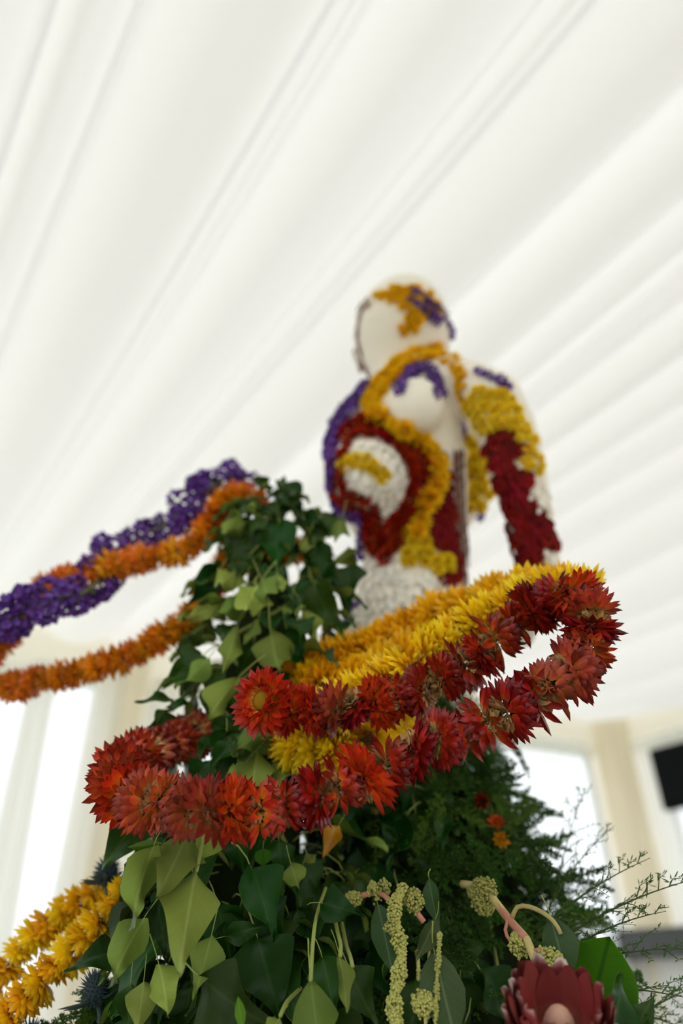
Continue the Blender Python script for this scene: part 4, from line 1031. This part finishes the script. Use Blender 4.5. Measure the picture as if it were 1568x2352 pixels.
# thistles
M_THI = plain('thistle_blue_green', (.045, .075, .072), .7, .2, .35, 100)
M_THC = plain('thistle_cone', (.05, .075, .09), .8, .2, .3, 200, .6, 300)
def thistle(p, r, axis, label):
    root = empty('sea_holly', p, label, 'thistle'); rr = random.Random(int(p.z * 1000)); rot = frame(axis)
    v, f = ball(Vector((0, 0, .2)), (.55, .55, .75), 10); link('cone', meshdata('cone', v, f, [M_THC]), root, xform(p, rot, r))
    V = []; Fc = []
    for k in range(130):
        z = 1 - (k + .5) / 130 * 1.7; a = k * 2.4; q_ = math.sqrt(max(0, 1 - z * z)); d = Vector((q_ * math.cos(a) * .55, q_ * math.sin(a) * .55, z * .75)); b = d + Vector((0, 0, .2)); o_ = d.normalized()
        s = o_.orthogonal().normalized() * .05; t2 = o_.cross(s); o = len(V); V += [b + s, b - s * .5 + t2, b - s * .5 - t2, b + o_ * rr.uniform(.3, .45)]; Fc += [(o, o + 1, o + 3), (o + 1, o + 2, o + 3), (o + 2, o, o + 3)]
    o_ = link('spines', meshdata('spines', V, Fc, [M_THI]), root, xform(p, rot, r)); o_['kind'] = 'stuff'
    for k in range(11):
        az = 6.283 * k / 11; V = []; Fc = []; T = []; R = []
        bract(V, Fc, T, R, math.radians(100), az, 1.5 * rr.uniform(.8, 1.2), .26, .3, -.2, math.radians(25), .5)
        me = meshdata('spiny_bract', V, Fc, [M_THI]); link('spiny_bract', me, root, xform(p, rot, r))
    v, f = tube([p, p - axis * .05, p - axis * .12 + Vector((.05, .03, -.03))], .0025, 6); link('stem', meshdata('stem', v, f, [M_THI]), root)
thistle(P(247, 2015, .92), .021, Vector((-.15, 0, 1)).normalized(), 'blue-grey sea holly head poking above the golden garland')
thistle(P(222, 2285, .86), .020, Vector((-.3, -.2, .9)).normalized(), 'blue-grey sea holly head under the ivy leaves at the golden garland end')
thistle(P(70, 2400, .9), .020, Vector((-.3, -.1, .9)).normalized(), 'blue-grey sea holly head below the golden garland')
# spiky blue-green sea holly leaves near the second head
for (x0, y0, x1, y1, Y0, Y1) in ((300, 2330, 110, 2290, .88, .9), (290, 2370, 150, 2345, .86, .86), (250, 2380, 40, 2300, .9, .92), (280, 2320, 190, 2240, .88, .88)):
    B = P(x0, y0, Y0); T = P(x1, y1, Y1)
    place_frond(FR[0], B, T - B, Vector((0, -.5, 1)), (T - B).length, 'spiky dark foliage spray below the golden garlands', 'spiky sprays at lower garland', 'spiky_spray')
# stray blossoms and petals tucked in the skirt
def loose(label, x, y, Y, size, mat, meshes):
    o = link('tucked_blossom', random.choice(meshes), None, xform(P(x, y, Y), frame((CAM - P(x, y, Y)).normalized() + Vector((.3, 0, .2))), size)); setmat(o, mat); tag(o, label, 'flower')
loose('small crimson blossom tucked high in the fern', 1106, 1842, .98, .014, M_MAR, FL_BTN)
loose('small dark red and orange blossom on the fern edge', 1138, 1890, .96, .013, M_FLAME, FL_BTN)
loose('small orange blossom among the fern fronds', 1150, 1928, .95, .013, M_ORG2, FL_BTN)
e = empty('orange_leaf', P(770, 1950, .86), 'single orange autumn leaf in the dark ivy', 'leaf')
o = leaf_px(e, 'rh', (778, 1895), (745, 1955), 40, .86, .85, 'T', 10)
for i in (0, 1): o.material_slots[i].link = 'OBJECT'; o.material_slots[i].material = M_OCH

# ------------------------------------------------------------------ garlands
def pick_red(i, s):
    x = random.random()
    if s < .36:      # dull brick end on the left
        me = random.choice(FL_SIDE + FL_SIDE + FL_OPEN); mat = random.choice((M_BRICK, M_BRICK, M_SALMON, M_SALMON, M_FLAME)); d = False
    elif s < .95:
        me = random.choice(FL_SIDE + FL_BUD + FL_BUD + FL_OPEN); mat = random.choice((M_RED, M_RED, M_RED2, M_RED2, M_BRICK, M_FLAME) if s < .62 or s > .74 else (M_RED2, M_RED, M_FLAME, M_BRICK, M_SALMON)); d = False
    else:
        me = random.choice(FL_OPEN); mat = M_FLAME; d = True
    d = me in FL_OPEN
    return me, mat, True, d, 'strawflower', 1.0
red = [(560, 1645, .96), (500, 1665, .93), (440, 1690, .89), (370, 1718, .84), (300, 1745, .78), (264, 1785, .735), (292, 1828, .70), (350, 1845, .68), (420, 1850, .67), (500, 1858, .66), (580, 1862, .652), (650, 1848, .648), (720, 1828, .645), (790, 1800, .645),
       (860, 1770, .645), (930, 1740, .645), (1000, 1705, .645), (1060, 1680, .645), (1120, 1652, .64), (1180, 1622, .635), (1240, 1590, .63), (1300, 1548, .625), (1345, 1500, .62), (1358, 1440, .62), (1345, 1385, .625), (1300, 1358, .635), (1245, 1385, .65),
       (1190, 1425, .66), (1140, 1470, .67), (1080, 1520, .68), (1020, 1560, .69), (950, 1592, .70), (870, 1615, .71), (790, 1630, .715), (710, 1632, .715), (645, 1620, .705), (605, 1612, .69)]
garland('strawflower_garland', red, .0245, .0325, pick_red, 'long looped garland of red and brick strawflowers standing out from the leafy skirt', 'garland', flip=.3, jitter=.26, seed=61)
# end bloom facing out
g = bpy.data.objects['strawflower_garland']
place_flower('strawflower', FL_OPEN[0], g, P(612, 1612, .675), Vector((-.55, -.8, -.1)), .036, M_FLAME, True, True)
def pick_yel(i, s): return random.choice(FL_FINE), random.choice((M_YEL, M_YEL, M_YEL, M_GOLD)), False, False, 'yellow_bloom', 1.0
yel = [(1352, 1372, .685), (1300, 1352, .68), (1235, 1368, .685), (1165, 1395, .695), (1100, 1430, .705), (1040, 1468, .715), (980, 1505, .725), (920, 1545, .735), (860, 1582, .745), (795, 1612, .76), (730, 1640, .785), (675, 1662, .81), (652, 1690, .82), (690, 1714, .81), (755, 1726, .80), (825, 1706, .80), (880, 1668, .82), (930, 1625, .86)]
garland('yellow_garland', yel, .023, .034, pick_yel, 'bright yellow bloom garland running close behind the red strawflowers', 'garland', jitter=.25, flip=.3, seed=62)
def pick_och(i, s): return random.choice(FL_FINE), random.choice((M_OCH, M_OCH, M_GOLD)), False, False, 'amber_bloom', 1.0
och = [(1290, 1350, .72), (1210, 1362, .76), (1130, 1378, .80), (1040, 1405, .84), (960, 1437, .87), (880, 1472, .89), (800, 1508, .90), (730, 1535, .90), (700, 1555, .88), (745, 1580, .86), (820, 1560, .86), (890, 1530, .86), (960, 1495, .86), (1040, 1450, .85), (1100, 1420, .85)]
garland('amber_garland', och, .0235, .038, pick_och, 'amber orange bloom garland wound round the hips of the figure', 'garland', jitter=.25, seed=63)
def pick_org(i, s): return random.choice(FL_LITE), random.choice((M_ORG, M_ORG, M_ORG2)), False, False, 'orange_bloom', 1.0
def pick_org2(i, s): return random.choice(FL_LITE), random.choice((M_ORG, M_ORG2, M_ORG2)), False, False, 'orange_bloom', 1.0
og1 = [(600, 1165, .96), (575, 1140, .95), (540, 1135, .945), (505, 1168, .94), (475, 1215, .94), (440, 1252, .94), (380, 1274, .94), (310, 1285, .94), (240, 1305, .945), (180, 1325, .95), (120, 1345, .97), (60, 1400, .99), (0, 1480, 1.0), (-80, 1560, 1.0), (-180, 1600, 1.0)]
garland('orange_garland', og1, .0185, .031, pick_org, 'rust orange bloom garland twined with purple statice leaving the column top', 'garland', jitter=.22, seed=64)
og2 = [(690, 1262, .95), (600, 1275, .93), (530, 1285, .94), (495, 1340, .95), (465, 1395, .96), (420, 1432, .97), (370, 1466, .98), (310, 1500, .98), (240, 1528, .98), (160, 1548, .98), (80, 1564, .98), (0, 1582, .98), (-90, 1600, .98)]
garland('orange_garland', og2, .0185, .030, pick_org2, 'amber orange bloom garland hanging lower on its own beside the ivy column', 'garland', jitter=.22, seed=65)
def pick_gold(i, s): return random.choice(FL_LITE), random.choice((M_GOLD, M_GOLD, M_YEL, M_OCH)), False, False, 'golden_bloom', 1.0
garland('golden_garland', [(245, 2030, .97), (200, 2058, .97), (150, 2092, .97), (100, 2132, .97), (50, 2182, .97), (0, 2238, .97), (-80, 2310, .97)], .019, .027, pick_gold, 'golden bloom garland that starts at the sea holly head', 'garland', jitter=.25, seed=66)
garland('golden_garland', [(320, 2020, .90), (272, 2070, .90), (230, 2112, .90), (190, 2158, .90), (150, 2202, .90), (105, 2245, .90), (60, 2290, .90), (15, 2335, .90), (-60, 2400, .90)], .019, .027, pick_gold, 'golden bloom garland that starts behind the pale ivy leaves', 'garland', jitter=.25, seed=67)
# purple statice
def statice(pts, label, seed, step=.017, size=.020):
    random.seed(seed); c = catmull(to3(pts), step); root = empty('statice_garland', c[0], label, 'garland')
    v, f = tube(c, .003, 6); link('string', meshdata('string', v, f, [M_STAT]), root)
    for i, p in enumerate(c):
        t = (c[min(i + 1, len(c) - 1)] - c[max(i - 1, 0)]).normalized()
        for k in range(3):
            if random.random() < .24: continue
            o = frame(t).to_3x3(); a = 2.1 * k + i * .9 + random.uniform(-.5, .5); d = (o.col[0] * math.cos(a) + o.col[1] * math.sin(a))
            q_ = p + d * random.uniform(.010, .020)
            ob = link('statice_head', random.choice(CLU_L), root, xform(q_, frame(d + t * random.uniform(-.6, .6)), size * random.uniform(.75, 1.15)))
            v, f = tube([p - t * .01, p.lerp(q_, .6), q_], .0016, 4); link('stalk', meshdata('stalk', v, f, [M_STAT]), root)
statice([(575, 1095, .99), (535, 1092, .98), (495, 1115, .975), (440, 1152, .97), (390, 1198, .97), (330, 1230, .97), (265, 1265, .97), (235, 1300, .96), (225, 1335, .94), (185, 1365, .91), (115, 1378, .89), (60, 1400, .88), (10, 1430, .88), (-80, 1480, .88), (-180, 1510, .9)], 'deep purple statice garland twisted around the rust orange garland', 71)
# a few violet heads behind the red garland, round the hips
statice([(690, 1600, .93), (740, 1590, .92), (790, 1600, .92), (880, 1670, .93), (920, 1680, .93), (850, 1730, .94)], 'short purple statice strand tucked between the amber and red garlands', 72, .02, .018)

# ------------------------------------------------------------------ black panel at the right wall, dark window head
sp0 = spos(1521, 1735, wr); ztop = None
def wallz(px, py, wv):
    r = RAY(px, py); a, t, n = wv[:3]; k = (a - Vector((0, 0, 0))).dot(n) / r.dot(n); return CAMZ + r.z * k
zt = wallz(1521, 1732, wr); zb = wallz(1540, 1872, wr)
e = empty('wall_screen', (wr[0] + wr[1] * (sp0 + .8) + wr[2] * .2).to_3d() + Vector((0, 0, zb)), 'black screen panel mounted high on the right curtain wall', 'screen')
wallbox('casing', wr, sp0, sp0 + 1.6, zb, zt, .2, .09, M_BLACK, e)
wallbox('display', wr, sp0 + .03, sp0 + 1.57, zb + .03, zt - .03, .25, .012, M_SCREEN, e)
wallbox('bracket', wr, sp0 + .6, sp0 + 1.0, zb + .2, zt - .2, .08, .16, M_DARK, e)
s2 = spos(1478, 2160, wr); z2 = wallz(1490, 2143, wr); z3 = wallz(1490, 2205, wr)
e = empty('bar_shelf', (wr[0] + wr[1] * (s2 + .9) + wr[2] * .3).to_3d(), 'dark grey back-bar shelf standing against the right wall', 'shelf')
wallbox('shelf_board', wr, s2, s2 + 1.8, z3, z2, .42, .3, M_DARK, e)
wallbox('shelf_side', wr, s2 + .02, s2 + .07, 0, z3, .42, .28, M_FRAMEW, e)
wallbox('shelf_side', wr, s2 + 1.73, s2 + 1.78, 0, z3, .42, .28, M_FRAMEW, e)
wallbox('shelf_back', wr, s2 + .05, s2 + 1.75, 0, z3, .29, .03, M_FRAMEW, e)
